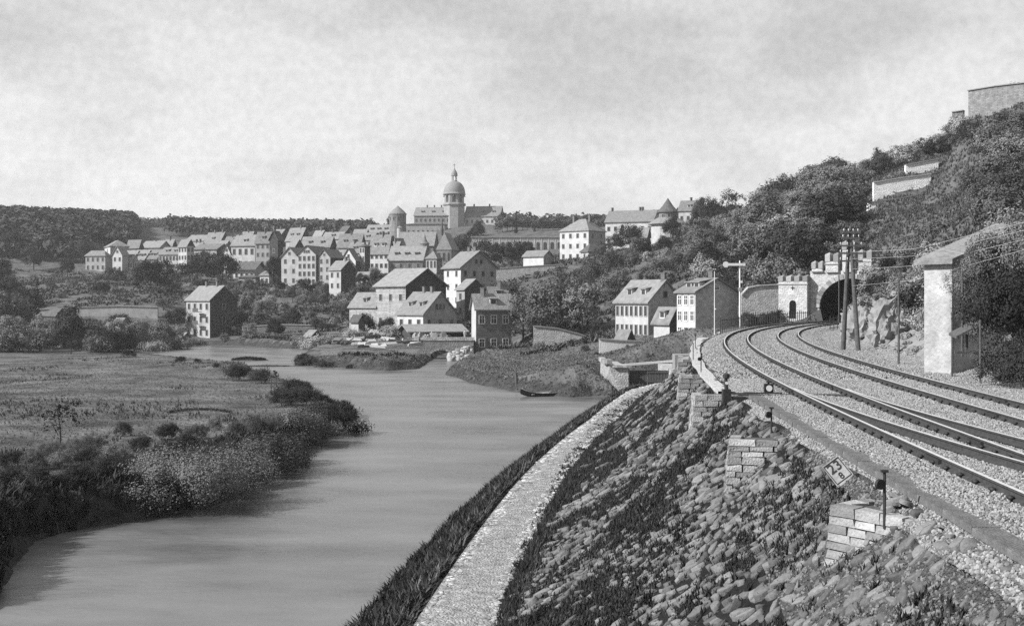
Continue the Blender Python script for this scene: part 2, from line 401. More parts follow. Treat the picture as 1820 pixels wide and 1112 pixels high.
cx_ = ((XX[:-1, :-1]+XX[1:, 1:])/2).ravel(); cy_ = ((YY[:-1, :-1]+YY[1:, 1:])/2).ravel()
S_, O_ = to_so(cx_, cy_)
RD = river_sd(cx_, cy_)
zc_ = ZZ.ravel()[tf]; hole = (S_ > S_PORTAL-.6) & (S_ < S_PORTAL+4.5) & (np.abs(O_-2.55) < 4.7) & (zc_.min(1) < 11.5)
tf, cx_, cy_, S_, O_, RD = tf[~hole], cx_[~hole], cy_[~hole], S_[~hole], O_[~hole], RD[~hole]
mi = np.ones(len(tf), int)                                   # scrub
mi[(cx_ < -8) & (cy_ < 230) & (cx_ < -8 - (cy_-60)*.1)] = 0   # meadow
mi[(cy_ > 105) & (cy_ < 185) & (cx_ > -40) & (cx_ < 22) & (O_ < -8)] = 0
mi[(RD < 1.6) & (cx_ < 8)] = 2
mi[(cx_ > -34) & (cx_ < -14) & (cy_ > 172) & (cy_ < 206) & (RD > 3.5)] = 6
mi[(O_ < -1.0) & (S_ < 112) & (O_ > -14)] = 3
mi[(O_ >= -1.6) & (O_ < 9.2) & (S_ < S_PORTAL)] = 4
mi[(O_ >= 9.2) & (O_ < 15) & (S_ < S_PORTAL) & (S_ > 20)] = 5
ground = obj('ground', mesh_np('ground', np.stack([XX, YY, ZZ], -1).reshape(-1, 3), tf, ['turf', 'scrub_soil', 'bank_soil', 'slope_soil_shaded', 'gravel_dark', 'rock', 'gravel_bed'], mi, True))
tag(ground, 'rolling ground of meadow, river banks and hill slopes', 'ground', kind='structure')

# river
mw = bpy.data.materials.new('river_water'); mw.use_nodes = True; MATS['river_water'] = mw
t = mw.node_tree; b = t.nodes['Principled BSDF']
b.inputs['Base Color'].default_value = (.15,)*3 + (1,); b.inputs['Roughness'].default_value = .2; b.inputs['IOR'].default_value = 1.33
co = t.nodes.new('ShaderNodeTexCoord'); mpn = t.nodes.new('ShaderNodeMapping'); mpn.inputs['Scale'].default_value = (.8, 1.5, 1); mpn.inputs['Rotation'].default_value = (0, 0, R(-20))
na = t.nodes.new('ShaderNodeTexNoise'); na.inputs['Scale'].default_value = 1.6; na.inputs['Detail'].default_value = 6; na.inputs['Roughness'].default_value = .6
nb_ = t.nodes.new('ShaderNodeTexNoise'); nb_.inputs['Scale'].default_value = .12; nb_.inputs['Detail'].default_value = 3
mm = t.nodes.new('ShaderNodeMapRange'); mm.inputs[1].default_value = .35; mm.inputs[2].default_value = .65; mm.inputs[3].default_value = .1; mm.inputs[4].default_value = .35
bp = t.nodes.new('ShaderNodeBump'); bp.inputs['Distance'].default_value = .16
t.links.new(co.outputs['Object'], mpn.inputs[0]); t.links.new(mpn.outputs[0], na.inputs['Vector']); t.links.new(mpn.outputs[0], nb_.inputs['Vector'])
t.links.new(nb_.outputs[0], mm.inputs[0]); t.links.new(mm.outputs[0], bp.inputs['Strength']); t.links.new(na.outputs[0], bp.inputs['Height']); t.links.new(bp.outputs[0], b.inputs['Normal'])
ns = t.nodes.new('ShaderNodeTexNoise'); ns.inputs['Scale'].default_value = .16; ns.inputs['Detail'].default_value = 6; ns.inputs['Roughness'].default_value = .6
mps = t.nodes.new('ShaderNodeMapping'); mps.inputs['Scale'].default_value = (.55, 1.2, 1); mps.inputs['Rotation'].default_value = (0, 0, R(12))
t.links.new(co.outputs['Object'], mps.inputs[0]); t.links.new(mps.outputs[0], ns.inputs['Vector'])
for lo, hi, sock in ((.2, .4, 'Roughness'), (.07, .17, 'Base Color')):
    q = t.nodes.new('ShaderNodeMapRange'); q.inputs[1].default_value = .34; q.inputs[2].default_value = .66; q.inputs[3].default_value = lo; q.inputs[4].default_value = hi
    t.links.new(ns.outputs[0], q.inputs[0]); t.links.new(q.outputs[0], b.inputs[sock])
river = obj('river', mesh_np('river', [(-320, -60, 0), (40, -60, 0), (40, 330, 0), (-320, 330, 0)], [(0, 1, 2, 3)], ['river_water']))
tag(river, 'smooth grey river bending between meadow and towpath', 'river', kind='structure')

# ------------------------------------------------------------------ trees
def leaf_quads(pos, nrm, size, rng, jit=.55):
    n = len(pos); a = rng.normal(size=(n, 3)); nrm = nrm + rng.normal(size=(n, 3))*jit
    nrm /= np.linalg.norm(nrm, axis=1)[:, None] + 1e-9
    u = np.cross(nrm, a); u /= np.linalg.norm(u, axis=1)[:, None] + 1e-9; w = np.cross(nrm, u)
    sz = size * rng.uniform(.6, 1.35, n)[:, None]; u = u*sz; w = w*sz*.6
    v = np.stack([pos-u, pos-w+u*.1, pos+u, pos+w+u*.1], 1).reshape(-1, 3)
    return v, np.arange(4*n).reshape(n, 4)
def crown(name, seed, rx, rz_, zc, clumps, per, leaf, material, cr=.3, flat=.85, shape='round', gap=.0):
    "clumps of leaf-sized faces through an uneven volume"
    rng = np.random.default_rng(seed)
    d = rng.normal(size=(clumps, 3)); d /= np.linalg.norm(d, axis=1)[:, None]
    if shape != 'cone': d[:, 2] = np.where(d[:, 2] < -.55, -d[:, 2], d[:, 2])
    rr = rng.uniform(.45, 1.0, clumps)**.6
    lob = 1 + .22*np.sin(d[:, 0]*3.1+seed) + .2*np.sin(d[:, 1]*4.3+seed*2) + .15*np.sin(d[:, 2]*5+seed)
    c = d * (rr*lob)[:, None] * np.array([rx, rx, rz_]) + np.array([0, 0, zc])
    if shape == 'cone':
        h = rng.uniform(0, 1, clumps)**1.4; an = rng.uniform(0, 6.283, clumps); r0 = (1-h)*rx*rng.uniform(.5, 1, clumps)
        c = np.stack([np.cos(an)*r0, np.sin(an)*r0, zc - rz_ + 2*rz_*h], -1)
    sig = cr * rx * rng.uniform(.5, 1.1, clumps)
    pos = np.repeat(c, per, 0) + np.clip(rng.normal(size=(clumps*per, 3)), -1.8, 1.8) * np.repeat(sig, per)[:, None] * np.array([.55, .55, .55*flat])
    nr = pos - np.repeat(c, per, 0); nr /= np.linalg.norm(nr, axis=1)[:, None] + 1e-9
    cw = np.repeat((c - np.array([0, 0, zc])) / np.array([rx, rx, rz_]), per, 0); nr = nr*.9 + cw*.5; nr[:, 2] += .2
    low = pos[:, 2] > .06; pos, nr = pos[low], nr[low]
    v, f = leaf_quads(pos, nr, leaf, rng, .38)
    return mesh_np(name, v, f, [material]), c
def trunk(name, seed, h, r, targets, mat_='bark', k=6):
    rng = np.random.default_rng(seed+99); m = MB(); lean = rng.normal(size=2)*.04*h
    p = lambda q: np.array([lean[0]*q*q + math.sin(q*5+seed)*.03*h*q, lean[1]*q*q, h*q - .4*(q == 0)])
    m.tube([p(q) for q in (0, .08, .3, .55, .8, 1)], [r*1.35, r, r*.82, r*.6, r*.38, r*.12], k)
    for i in rng.choice(len(targets), min(9, len(targets)), replace=False):
        q = rng.uniform(.3, .8); a = p(q); e = np.array(targets[i]); mid = (a+e)/2 + np.array([0, 0, -.06*h])
        m.tube([a, mid, e], [r*.45*(1.1-q), r*.25, r*.06], 5)
    return m.mesh(name, mat_)
PROTO = {}
def proto(kind, n, H, rx, rz_, zc, clumps, per, leaf, material, th=None, tr=.18, **k):
    L_ = []
    for i in range(n):
        cm, c = crown('crown', hash_(kind)+i*17, rx, rz_, zc, clumps, per, leaf, material, **k)
        tm = trunk('trunk', hash_(kind)+i*7, th or H*.8, tr, c)
        L_.append((cm, tm))
    PROTO[kind] = (H, L_)
def hash_(s): return sum(ord(c)*(i+3) for i, c in enumerate(s)) % 9973
# unit trees of height H, scaled when planted
proto('broad', 4, 9, 3.6, 3.6, 5.2, 62, 84, .2, 'leaf_mid', tr=.2, cr=.34)
proto('broad_dark', 3, 9, 3.9, 3.7, 5.0, 66, 84, .22, 'leaf_dark', tr=.22, cr=.34)
proto('broad_black', 2, 9, 3.9, 3.7, 5.0, 66, 90, .22, 'leaf_black', tr=.22, cr=.34)
proto('pale', 3, 8, 3.2, 3.1, 4.6, 54, 80, .19, 'leaf_pale', tr=.16, cr=.33)
proto('sparse', 2, 9, 3.0, 3.3, 5.4, 34, 44, .16, 'leaf_dark', tr=.17, cr=.26)
proto('conifer', 2, 9, 2.3, 4.2, 4.6, 70, 30, .3, 'leaf_dark', th=8.6, tr=.16, cr=.2, shape='cone', flat=.4)
proto('bush', 4, 3, 2.2, 1.5, 1.35, 46, 90, .12, 'leaf_mid', th=1.8, tr=.07, cr=.36)
proto('bush_dark', 3, 3, 2.2, 1.5, 1.35, 46, 90, .12, 'leaf_dark', th=1.8, tr=.07, cr=.36)
proto('bush_pale', 3, 3, 2.2, 1.5, 1.35, 46, 90, .115, 'leaf_pale', th=1.8, tr=.07, cr=.36)
proto('near_bush', 3, 2.4, 1.7, 1.1, 1.1, 80, 110, .055, 'leaf_mid', th=1.4, tr=.05, cr=.34)
proto('near_bush_dark', 2, 2.4, 1.7, 1.1, 1.1, 80, 110, .055, 'leaf_dark', th=1.4, tr=.05, cr=.34)
proto('near_bush_pale', 2, 2.4, 1.9, 1.15, 1.1, 100, 300, .034, 'leaf_willow', th=1.4, tr=.05, cr=.3)
proto('sapling', 1, 2.3, .8, .9, 1.5, 20, 16, .06, 'leaf_dark', th=2.1, tr=.035, cr=.3)
proto('far_tree', 3, 9, 3.6, 3.8, 5.0, 40, 22, .55, 'leaf_far', tr=.2, cr=.34)
_cnt = [0]
def plant(kind, x, y, h, label, cat='tree', group=None, z=None, wide=1., name=None, sink=.15):
    H, L_ = PROTO[kind]; _cnt[0] += 1; cm, tm = L_[_cnt[0] % len(L_)]
    k = h / H; z = tz(x, y) if z is None else z
    nm = name or ('shrub' if 'bush' in kind else 'tree')
    r = empty(nm, (x, y, z - sink*k), label, cat, group, rz=random.uniform(0, 6.28))
    r.scale = (k*wide, k*wide, k)
    obj('crown' if nm != 'shrub' else 'foliage', cm, r); obj('trunk' if nm != 'shrub' else 'stem', tm, r)
    return r
def plant_px(kind, px, py, Z, hpx, label, cat='tree', group=None, wide=1., ground_=True):
    p = W(px, py, Z); h = hpx*Z/F; z = tz(p[0], p[1])
    if z > p[2]: h -= min(z - p[2], h*.35)
    elif p[2] - z < 4: h += p[2] - z
    return plant(kind, p[0], p[1], h, label, cat, group, z=z, wide=wide)

# ------------------------------------------------------------------ stones
def stone_tpl(seed, n=6, top=.9):
    rng = np.random.default_rng(seed); a = (np.arange(n) + rng.uniform(-.32, .32, n)) * 2*math.pi/n; r = rng.uniform(.74, 1.2, n)
    ring = np.stack([np.cos(a)*r, np.sin(a)*r], -1)
    v = np.concatenate([np.c_[ring, np.full(n, -.6)], np.c_[ring*rng.uniform(.97, 1.04, (n, 1)), .4 + rng.uniform(-.12, .08, n)], np.c_[ring*top*rng.uniform(.96, 1.02, (n, 1)), .5 + rng.uniform(-.1, .1, n)], [[rng.uniform(-.3, .3), rng.uniform(-.3, .3), .53]]])
    f = []
    for k in (0, n):
        for i in range(n):
            j = (i+1) % n; f += [(k+i, k+j, k+n+j), (k+i, k+n+j, k+n+i)]
    f += [(2*n+i, 2*n+(i+1) % n, 3*n) for i in range(n)]
    return v, np.array(f)
ST = [stone_tpl(i+20, 4 + i % 3, .93) for i in range(8)]
def frame_from(n_, ang):
    "rotation matrices with local z along n_, spun by ang"
    n_ = n_ / np.linalg.norm(n_, axis=1)[:, None]
    a = np.tile([0., 1., 0.], (len(n_), 1)); u = np.cross(a, n_); u /= np.linalg.norm(u, axis=1)[:, None]; w = np.cross(n_, u)
    c, s = np.cos(ang)[:, None], np.sin(ang)[:, None]
    return np.stack([u*c + w*s, -u*s + w*c, n_], -1)

# pitched stone slope
rng = np.random.default_rng(11)
pts = []
s0 = -2.0
while s0 < 92:
    step = .19 + max(0, s0-12)*.0042
    o = -1.4 if s0 < 9.5 else -1.75
    while o > -8.1:
        fo = float(foot(s0))
        if -o < fo - .25: pts.append((s0 + rng.uniform(-.11, .11), o + rng.uniform(-.08, .08)))
        o -= step*rng.uniform(.85, 1.5)
    s0 += step*.92
pts = np.array(pts)
xyz = RP(pts[:, 0], pts[:, 1]); 
keep = np.ones(len(pts), bool)
weedy = vnoise(xyz[:, 0]/1.7+3, xyz[:, 1]/1.7) + .25*vnoise(xyz[:, 0]/5, xyz[:, 1]/5)
keep &= (weedy < .3 - np.clip((pts[:, 0]-13)/48, 0, .5)) | (rng.random(len(pts)) < .16)
keep &= rng.random(len(pts)) < .92
keep &= ((pts[:, 1] > -1.0-foot(pts[:, 0])+1.6) | (rng.random(len(pts)) < .5))
_m = G(1503, 880, 6.3); keep &= np.hypot(xyz[:, 0]-_m[0], xyz[:, 1]-_m[1]) > .42
pts = pts[keep]; xyz = RP(pts[:, 0], pts[:, 1]); xyz[:, 2] = terrain(xyz[:, 0], xyz[:, 1])
e = .15
sl_n = np.stack([-(terrain(xyz[:, 0]+e, xyz[:, 1]) - terrain(xyz[:, 0]-e, xyz[:, 1]))/(2*e), -(terrain(xyz[:, 0], xyz[:, 1]+e) - terrain(xyz[:, 0], xyz[:, 1]-e))/(2*e), np.ones(len(xyz))], -1)
sl_n = sl_n*np.array([.7, .5, 1]) + rng.normal(size=sl_n.shape)*.19
Rm = frame_from(sl_n, rng.normal(.1, .6, len(pts)))
size = rng.uniform(.055, .145, len(pts)) * (1 + np.clip(pts[:, 0]-12, 0, 60)*.018) * np.where(rng.random(len(pts)) < .12, 1.4, 1)
sc = np.stack([size*rng.uniform(.8, 1.45, len(pts)), size*rng.uniform(.5, .95, len(pts)), size*rng.uniform(.5, .9, len(pts))], -1)
Mx = Rm * sc[:, None, :]
xyz = xyz + sl_n*.02
# the 300 that show largest are pieces of their own, the rest one mass
vis = (xyz[:, 1] > 12.5) & (533 + F*(HC-xyz[:, 2])/xyz[:, 1] < 1125) & (910 + F*xyz[:, 0]/xyz[:, 1] < 1835)
order = np.argsort(np.where(vis, -size/xyz[:, 1], 1e3))
own, rest = order[:300], order[300:]
tm_ = [mesh_np('slope_stone', v, f, ['slope_stone']) for v, f in ST]
slope = empty('stone_pitching', RP(20, -5, 3.5), 'rough stone pitching laid on the railway embankment above the towpath', 'stone slope')
slope.location = (0, 0, 0)
for i in own:
    o = obj('slope_stone', tm_[i % 8], slope)
    o.matrix_local = Matrix([list(Mx[i, r]) + [xyz[i, r]] for r in range(3)] + [[0, 0, 0, 1]])
VV, FF, n0 = [], [], 0
for k in range(8):
    ix = rest[rest % 8 == k]; v, f = batch(ST[k][0], ST[k][1], xyz[ix], Mx[ix]); VV.append(v); FF.append(f+n0); n0 += len(v)
tag(obj('slope_rubble', mesh_np('slope_rubble', np.concatenate(VV), np.concatenate(FF), ['slope_stone_mass']), slope), kind='stuff')

# towpath: cobbles on an earth strip
ps = np.arange(-12, 106.1, 1.0)
pv = []
for s in ps:
    fo = float(foot(s)); w = float(np.interp(s, [95, 106], [1.95, 1.2]))
    for o in (-fo+.12, -fo-w*.5, -fo-w): 
        p = RP(s, o, PATH_Z + .05 + .05*(abs(o+fo+w*.5) < .1)); pv.append(p)
pf = np.array([[3*i+j, 3*i+j+1, 3*i+j+4, 3*i+j+3] for i in range(len(ps)-1) for j in (0, 1)])
path = tag(obj('towpath', mesh_np('towpath', np.array(pv), pf, ['path_earth'], smooth=True)), 'pale cobbled towpath running along the river at the slope foot', 'path', kind='structure')
def cobbles(s0, s1, st, size):
    q = [(s, o) for s in np.arange(s0, s1, st) for o in np.arange(0.04, .99, st/1.95)]
    q = np.array(q) + rng.uniform(-.35, .35, (len(q), 2))*np.array([st, st/1.95])
    return q
q1 = cobbles(14, 40, .17, .1); q2 = cobbles(40, 103, .27, .15)
q = np.concatenate([q1, q2]); sz = np.concatenate([rng.uniform(.06, .115, len(q1)), rng.uniform(.1, .16, len(q2))])
k_ = (vnoise(q[:, 0]*1.1, q[:, 1]*3+7) < .26) & (rng.random(len(q)) < .93); q, sz = q[k_], sz[k_]
wd_ = np.interp(q[:, 0], [95, 106], [1.95, 1.2])
cp = RP(q[:, 0], -foot(q[:, 0]) - wd_*q[:, 1], PATH_Z + .05)
cn = np.tile([0., 0., 1.], (len(q), 1)) + rng.normal(size=(len(q), 3))*.1
cm = frame_from(cn, rng.uniform(0, 6.28, len(q))) * np.stack([sz*1.2, sz*.85, sz*.5], -1)[:, None, :]
vis_o = np.argsort(-sz/cp[:, 1] + (cp[:, 1] < 28.5)*9); own, rest = vis_o[:300], vis_o[300:]
tm_c = [mesh_np('cobble', v, f, ['dressed_stone']) for v, f in ST[:4]]
for i in own:
    o = obj('cobble', tm_c[i % 4], path)
    o.matrix_local = Matrix([list(cm[i, r]) + [cp[i, r]] for r in range(3)] + [[0, 0, 0, 1]])
v, f = batch(ST[1][0], ST[1][1], cp[rest], cm[rest])
tag(obj('cobble_paving', mesh_np('cobble_paving', v, f, ['cobble']), path), kind='stuff')

# ------------------------------------------------------------------ tufts of grass and weeds (stuff)
def blades(nb, seed, spread=.5, wid=.05):
    r = np.random.default_rng(seed); v = []; f = []
    for i in range(nb):
        a = r.uniform(0, 6.28); b = r.uniform(0, .35); base = np.array([math.cos(a)*b, math.sin(a)*b, -.05]); an = r.uniform(0, 6.28); h = r.uniform(.5, 1.1)
        d = np.array([math.cos(an), math.sin(an), 0]); w = np.array([-d[1], d[0], 0])*wid*r.uniform(.6, 1.6)
        tip = base + d*spread*r.uniform(.3, 1.1) + np.array([0, 0, h]); mid = base + d*spread*.25 + np.array([0, 0, h*.6])
        k = len(v); v += [base-w, base+w, mid+w*.8, tip, mid-w*.8]; f += [(k, k+1, k+2), (k, k+2, k+4), (k+4, k+2, k+3)]
    return np.array(v), np.array(f)
def tufts(name, P_, size, material, label, seed=1, nb=9, spread=.6, wid=.05, parent=None):
    r = np.random.default_rng(seed); tv, tf_ = blades(nb, seed, spread, wid); n = len(P_)
    m3 = rot_z(r.uniform(0, 6.28, n)) * (size*r.uniform(.55, 1.4, n))[:, None, None]
    v, f = batch(tv, tf_, P_, m3)
    o = obj(name, mesh_np(name, v, f, [material]), parent)
    return tag(o, label if parent is None else None, 'grass' if parent is None else None, kind='stuff')
def on_ground(x, y): return np.stack([x, y, terrain(x, y)], -1)
# weeds between the pitched stones
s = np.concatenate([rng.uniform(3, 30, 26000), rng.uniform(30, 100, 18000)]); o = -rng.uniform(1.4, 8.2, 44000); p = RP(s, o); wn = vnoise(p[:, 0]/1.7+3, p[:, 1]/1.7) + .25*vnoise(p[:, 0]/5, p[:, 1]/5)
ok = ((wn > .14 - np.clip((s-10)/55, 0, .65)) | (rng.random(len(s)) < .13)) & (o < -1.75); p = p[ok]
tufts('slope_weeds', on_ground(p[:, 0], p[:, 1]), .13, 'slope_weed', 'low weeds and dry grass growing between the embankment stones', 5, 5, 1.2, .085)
s = rng.uniform(12, 104, 6000); o = -foot(s) + np.abs(rng.normal(0, .33, 6000)) + .12; p = RP(s, o)
tufts('path_edge_grass', on_ground(p[:, 0], p[:, 1]), .22, 'weed_dark', 'dark rank grass along the inner edge of the towpath', 6, 6, .7, .07)
s = rng.uniform(12, 106, 13000); o = -foot(s) - 2.2 - rng.uniform(0, 1, 13000)**1.2*2.4; p = RP(s, o); z = terrain(p[:, 0], p[:, 1]); p[:, 2] = z
ok = z > -.05
tufts('river_bank_grass', p[ok], .33, 'weed_dark', 'dark tangled grass on the bank between towpath and river', 7, 7, .8, .075)
s = rng.uniform(12, 106, 2200); o = -foot(s) - 2.15 - rng.uniform(0, 1, 2200)*1.2; p = RP(s, o)
tufts('bank_weeds', on_ground(p[:, 0], p[:, 1]), .45, 'weed', 'taller pale weeds on the bank beside the towpath', 8, 8, .8, .05)
# meadow grass
x = rng.uniform(-75, -11, 44000); y = rng.uniform(36, 205, 44000); d = river_sd(x, y); u = 910 + F*x/y
ok = (d > .3) & (u > -40) & (rng.random(len(x)) < np.clip(1.3 - y/190, .25, 1)); x, y, d = x[ok], y[ok], d[ok]
tufts('meadow_grass', on_ground(x, y), .13, 'grass_blade', 'short grass of the meadow beside the river bend', 9, 6, .8, .07)
u = np.concatenate([rng.uniform(298, 412, 420), rng.uniform(0, 165, 260), rng.uniform(395, 520, 300)]); vv = np.concatenate([727 - 9*np.sin((u[:420]-298)/114*3.1) + rng.normal(0, 1.2, 420), 668 - (u[420:680])*.05 + rng.normal(0, 1.5, 260), 742 + rng.normal(0, 2.5, 300)])
Yd = F*(HC-1.0)/(vv-HY); Xd = (u-910)*Yd/F
tufts('ditch_grass', on_ground(Xd, Yd), .15, 'weed_dark', 'dark rushes marking shallow ditches across the meadow', 13, 9, .7, .06)
x = rng.uniform(-70, -12, 14000); y = rng.uniform(40, 190, 14000); d = river_sd(x, y); ok = (d > 1) & (vnoise(x/7+50, y/11) + .5*vnoise(x/2, y/3) > .22); x, y = x[ok], y[ok]
tufts('meadow_tussocks', on_ground(x, y), .26, 'weed', 'rough darker tussocks scattered over the meadow', 14, 6, .8, .08)
x = rng.uniform(-45, -9, 40000); y = rng.uniform(36, 130, 40000); d = river_sd(x, y)
ok = (d > 0.05) & (d < (2.6 + 3*vnoise(x/6, y/6))*np.clip(1.6-y/85, .3, 1)); x, y = x[ok], y[ok]
tufts('meadow_bank_grass', on_ground(x, y), .5, 'weed_dark', 'long dark grass overhanging the meadow bank', 10, 10, .7, .06)
x = rng.uniform(-40, 24, 30000); y = rng.uniform(110, 190, 30000); d = river_sd(x, y); _, oo = to_so(x, y)
ok = (d > .2) & (oo < -7) & (x > -20-(y-123)*.4); x, y = x[ok], y[ok]
tufts('far_bank_grass', on_ground(x, y), .2, 'grass_blade', 'rough grass on the bank beyond the moored boat', 12, 5, .9, .11)

# ------------------------------------------------------------------ ballast (stuff, geometry nodes)
def ballast(name, me, density, radius, label, seed, material='ballast_stone'):
    o = obj(name, me); tag(o, label, 'gravel', kind='stuff')
    ng = bpy.data.node_groups.new(name, 'GeometryNodeTree')
    ng.interface.new_socket('Geometry', in_out='INPUT', socket_type='NodeSocketGeometry'); ng.interface.new_socket('Geometry', in_out='OUTPUT', socket_type='NodeSocketGeometry')
    nn = ng.nodes.new; lk = ng.links.new
    gi, go = nn('NodeGroupInput'), nn('NodeGroupOutput')
    di = nn('GeometryNodeDistributePointsOnFaces'); di.inputs['Density'].default_value = density; di.inputs['Seed'].default_value = seed
    ic = nn('GeometryNodeMeshIcoSphere'); ic.inputs['Radius'].default_value = radius; ic.inputs['Subdivisions'].default_value = 1
    sm = nn('GeometryNodeSetMaterial'); sm.inputs['Material'].default_value = M_(material)
    ip = nn('GeometryNodeInstanceOnPoints')
    rv = nn('FunctionNodeRandomValue'); rv.data_type = 'FLOAT_VECTOR'; rv.inputs[0].default_value = (0, 0, 0); rv.inputs[1].default_value = (6.28, 6.28, 6.28)
    rs = nn('FunctionNodeRandomValue'); rs.data_type = 'FLOAT_VECTOR'; rs.inputs[0].default_value = (.5, .6, .4); rs.inputs[1].default_value = (1.6, 1.3, 1.0)
    rs.inputs['Seed'].default_value = 5
    jo = nn('GeometryNodeJoinGeometry')
    lk(gi.outputs[0], di.inputs[0]); lk(di.outputs['Points'], ip.inputs['Points']); lk(ic.outputs[0], sm.inputs[0]); lk(sm.outputs[0], ip.inputs['Instance'])
    lk(rv.outputs[0], ip.inputs['Rotation']); lk(rs.outputs[0], ip.inputs['Scale']); lk(ip.outputs[0], jo.inputs[0]); lk(gi.outputs[0], jo.inputs[0]); lk(jo.outputs[0], go.inputs[0])
    md = o.modifiers.new('stones', 'NODES'); md.node_group = ng
    return o
def bed(s0, s1, ds, offs):
    ss = np.arange(s0, s1+.01, ds); v = []
    for s in ss:
        for o, z in offs:
            p = RP(s, o, z); p[2] += .035*float(vnoise(np.array([s*1.3]), np.array([o*1.3+40]))[0])*2; v.append(p)
    k = len(offs); f = np.array([[i*k+j, i*k+j+1, (i+1)*k+j+1, (i+1)*k+j] for i in range(len(ss)-1) for j in range(k-1)])
    return np.array(v), f
OFF = [(-1.6, 6.38), (-1.25, 6.58), (-.9, 6.7), (-.3, BED_Z), (.75, BED_Z-.01), (1.9, BED_Z), (2.55, 6.66), (3.3, BED_Z), (4.35, BED_Z-.01), (5.4, BED_Z), (6.1, 6.7), (6.9, 6.5)]
v, f = bed(-6, 34, .5, OFF); ballast('ballast', mesh_np('ballast', v, f, ['gravel_bed'], smooth=True), 420, .031, 'coarse pale ballast under the four curving rails', 1)
v, f = bed(34, S_PORTAL+12, 1, OFF); ballast('ballast', mesh_np('ballast', v, f, ['gravel_dark'], smooth=True), 60, .05, 'finer grey ballast of the curve towards the tunnel', 2)
ss = np.arange(-1, 15.1, .4); oo_g = np.array([-1.2, -1.5, -1.9, -2.4, -3.0]); v = []
for s in ss:
    p = RP(np.full(5, s), oo_g); p[:, 2] = terrain(p[:, 0], p[:, 1]) + .02; v.append(p)
v = np.concatenate(v); f = np.array([[i*5+j, i*5+j+1, i*5+j+6, i*5+j+5] for i in range(len(ss)-1) for j in range(4)])
ballast('spilled_gravel', mesh_np('spilled_gravel', v, f, ['gravel_dark'], smooth=True), 230, .027, 'grey gravel spilled over the crest of the embankment', 4, 'slope_stone')
SHO = [(6.7, 6.53), (7.4, 6.5), (8.6, 6.55), (9.3, 6.7)]
v, f = bed(-4, 140, 1, SHO); ballast('side_path_gravel', mesh_np('side_path_gravel', v, f, ['path_earth'], smooth=True), 25, .04, 'pale trodden gravel strip between tracks and rock cutting', 3)

# ------------------------------------------------------------------ tracks
RAILP = [(-.07, -.16), (.07, -.16), (.07, -.13), (.012, -.11), (.012, -.045), (.036, -.035), (.036, 0), (-.036, 0), (-.036, -.035), (-.012, -.045), (-.012, -.11), (-.07, -.13)]
def rail_mesh(sv, ov, z=RAIL_Z):
    v = []; k = len(RAILP)
    for s, o in zip(sv, ov):
        for a, b in RAILP: v.append(RP(s, o + a, z + b))
    f = []; mi = []
    for i in range(len(sv)-1):
        for j in range(k):
            f.append((i*k+j, i*k+(j+1) % k, (i+1)*k+(j+1) % k, (i+1)*k+j)); mi.append(1 if j == 6 else 0)
    f += [tuple(range(k))[::-1], tuple(range((len(sv)-1)*k, len(sv)*k))]; mi += [0, 0]
    return mesh_np('rail', np.array(v), f, ['rail_side', 'rail_top'], mi)
BOXV = np.array([(x, y, z) for z in (-1, 1) for y in (-1, 1) for x in (-1, 1)], float); BOXF = np.array([(0,2,3,1),(4,5,7,6),(0,1,5,4),(2,6,7,3),(0,4,6,2),(1,3,7,5)])
def chairs(parent, o, s0=-4, s1=S_PORTAL):
    ss = np.arange(s0, s1, .72); ps, rs = [], []
    for sg in (-1, 1):
        ps.append(RP(ss, o + sg*.085, RAIL_Z-.11)); rs.append(_th(ss))
    ps = np.concatenate(ps); rs = np.concatenate(rs)
    v, f = batch(BOXV, BOXF, ps, rot_z(-rs) * np.array([.035, .06, .022]))
    tag(obj('rail_chair_row', mesh_np('rail_chair_row', v, f, ['iron']), parent), kind='stuff')
SV = np.arange(-8, S_PORTAL+18, 1.0)
t1 = empty('railway_track', RP(0, .75, BED_Z), 'river-side railway track with a set of points, curving into the tunnel', 'railway track'); t1.location = (0, 0, 0)
t2 = empty('railway_track', RP(0, 4.35, BED_Z), 'hill-side railway track beside the rock cutting, curving into the tunnel', 'railway track'); t2.location = (0, 0, 0)
for t_, o in ((t1, 0), (t1, 1.5), (t2, 3.6), (t2, 5.1)):
    obj('rail', rail_mesh(SV, [o]*len(SV)), t_); chairs(t_, o)
sw = np.arange(-8, 27.1, .5); dd = np.clip((27-sw)/27, 0, 2)**1.7*2.6
obj('switch_rail', rail_mesh(sw, .075 + dd), t1); obj('switch_rail', rail_mesh(sw, 1.5-.0 + .075 + dd, RAIL_Z-.002), t1)
# rail joint plates
for o, s in ((0, 12), (0, 27), (1.5, 14.5), (1.5, 29), (3.6, 20), (5.1, 24)):
    m = MB().box(-.07, .07, -.4, .4, -.12, -.05); m.build('fish_plate', 'iron', t1 if o < 2 else t2, RP(s, o, RAIL_Z), -float(_th(s)))

def local_box(name, material, s, o, z, sx, sy, sz, parent=None, label=None, cat=None, group=None, rz=0.):
    m = MB().box(-sx/2, sx/2, -sy/2, sy/2, 0, sz); ob = m.build(name, material, parent, RP(s, o, z), -float(_th(s)) + rz)
    return tag(ob, label, cat, group) if label else ob

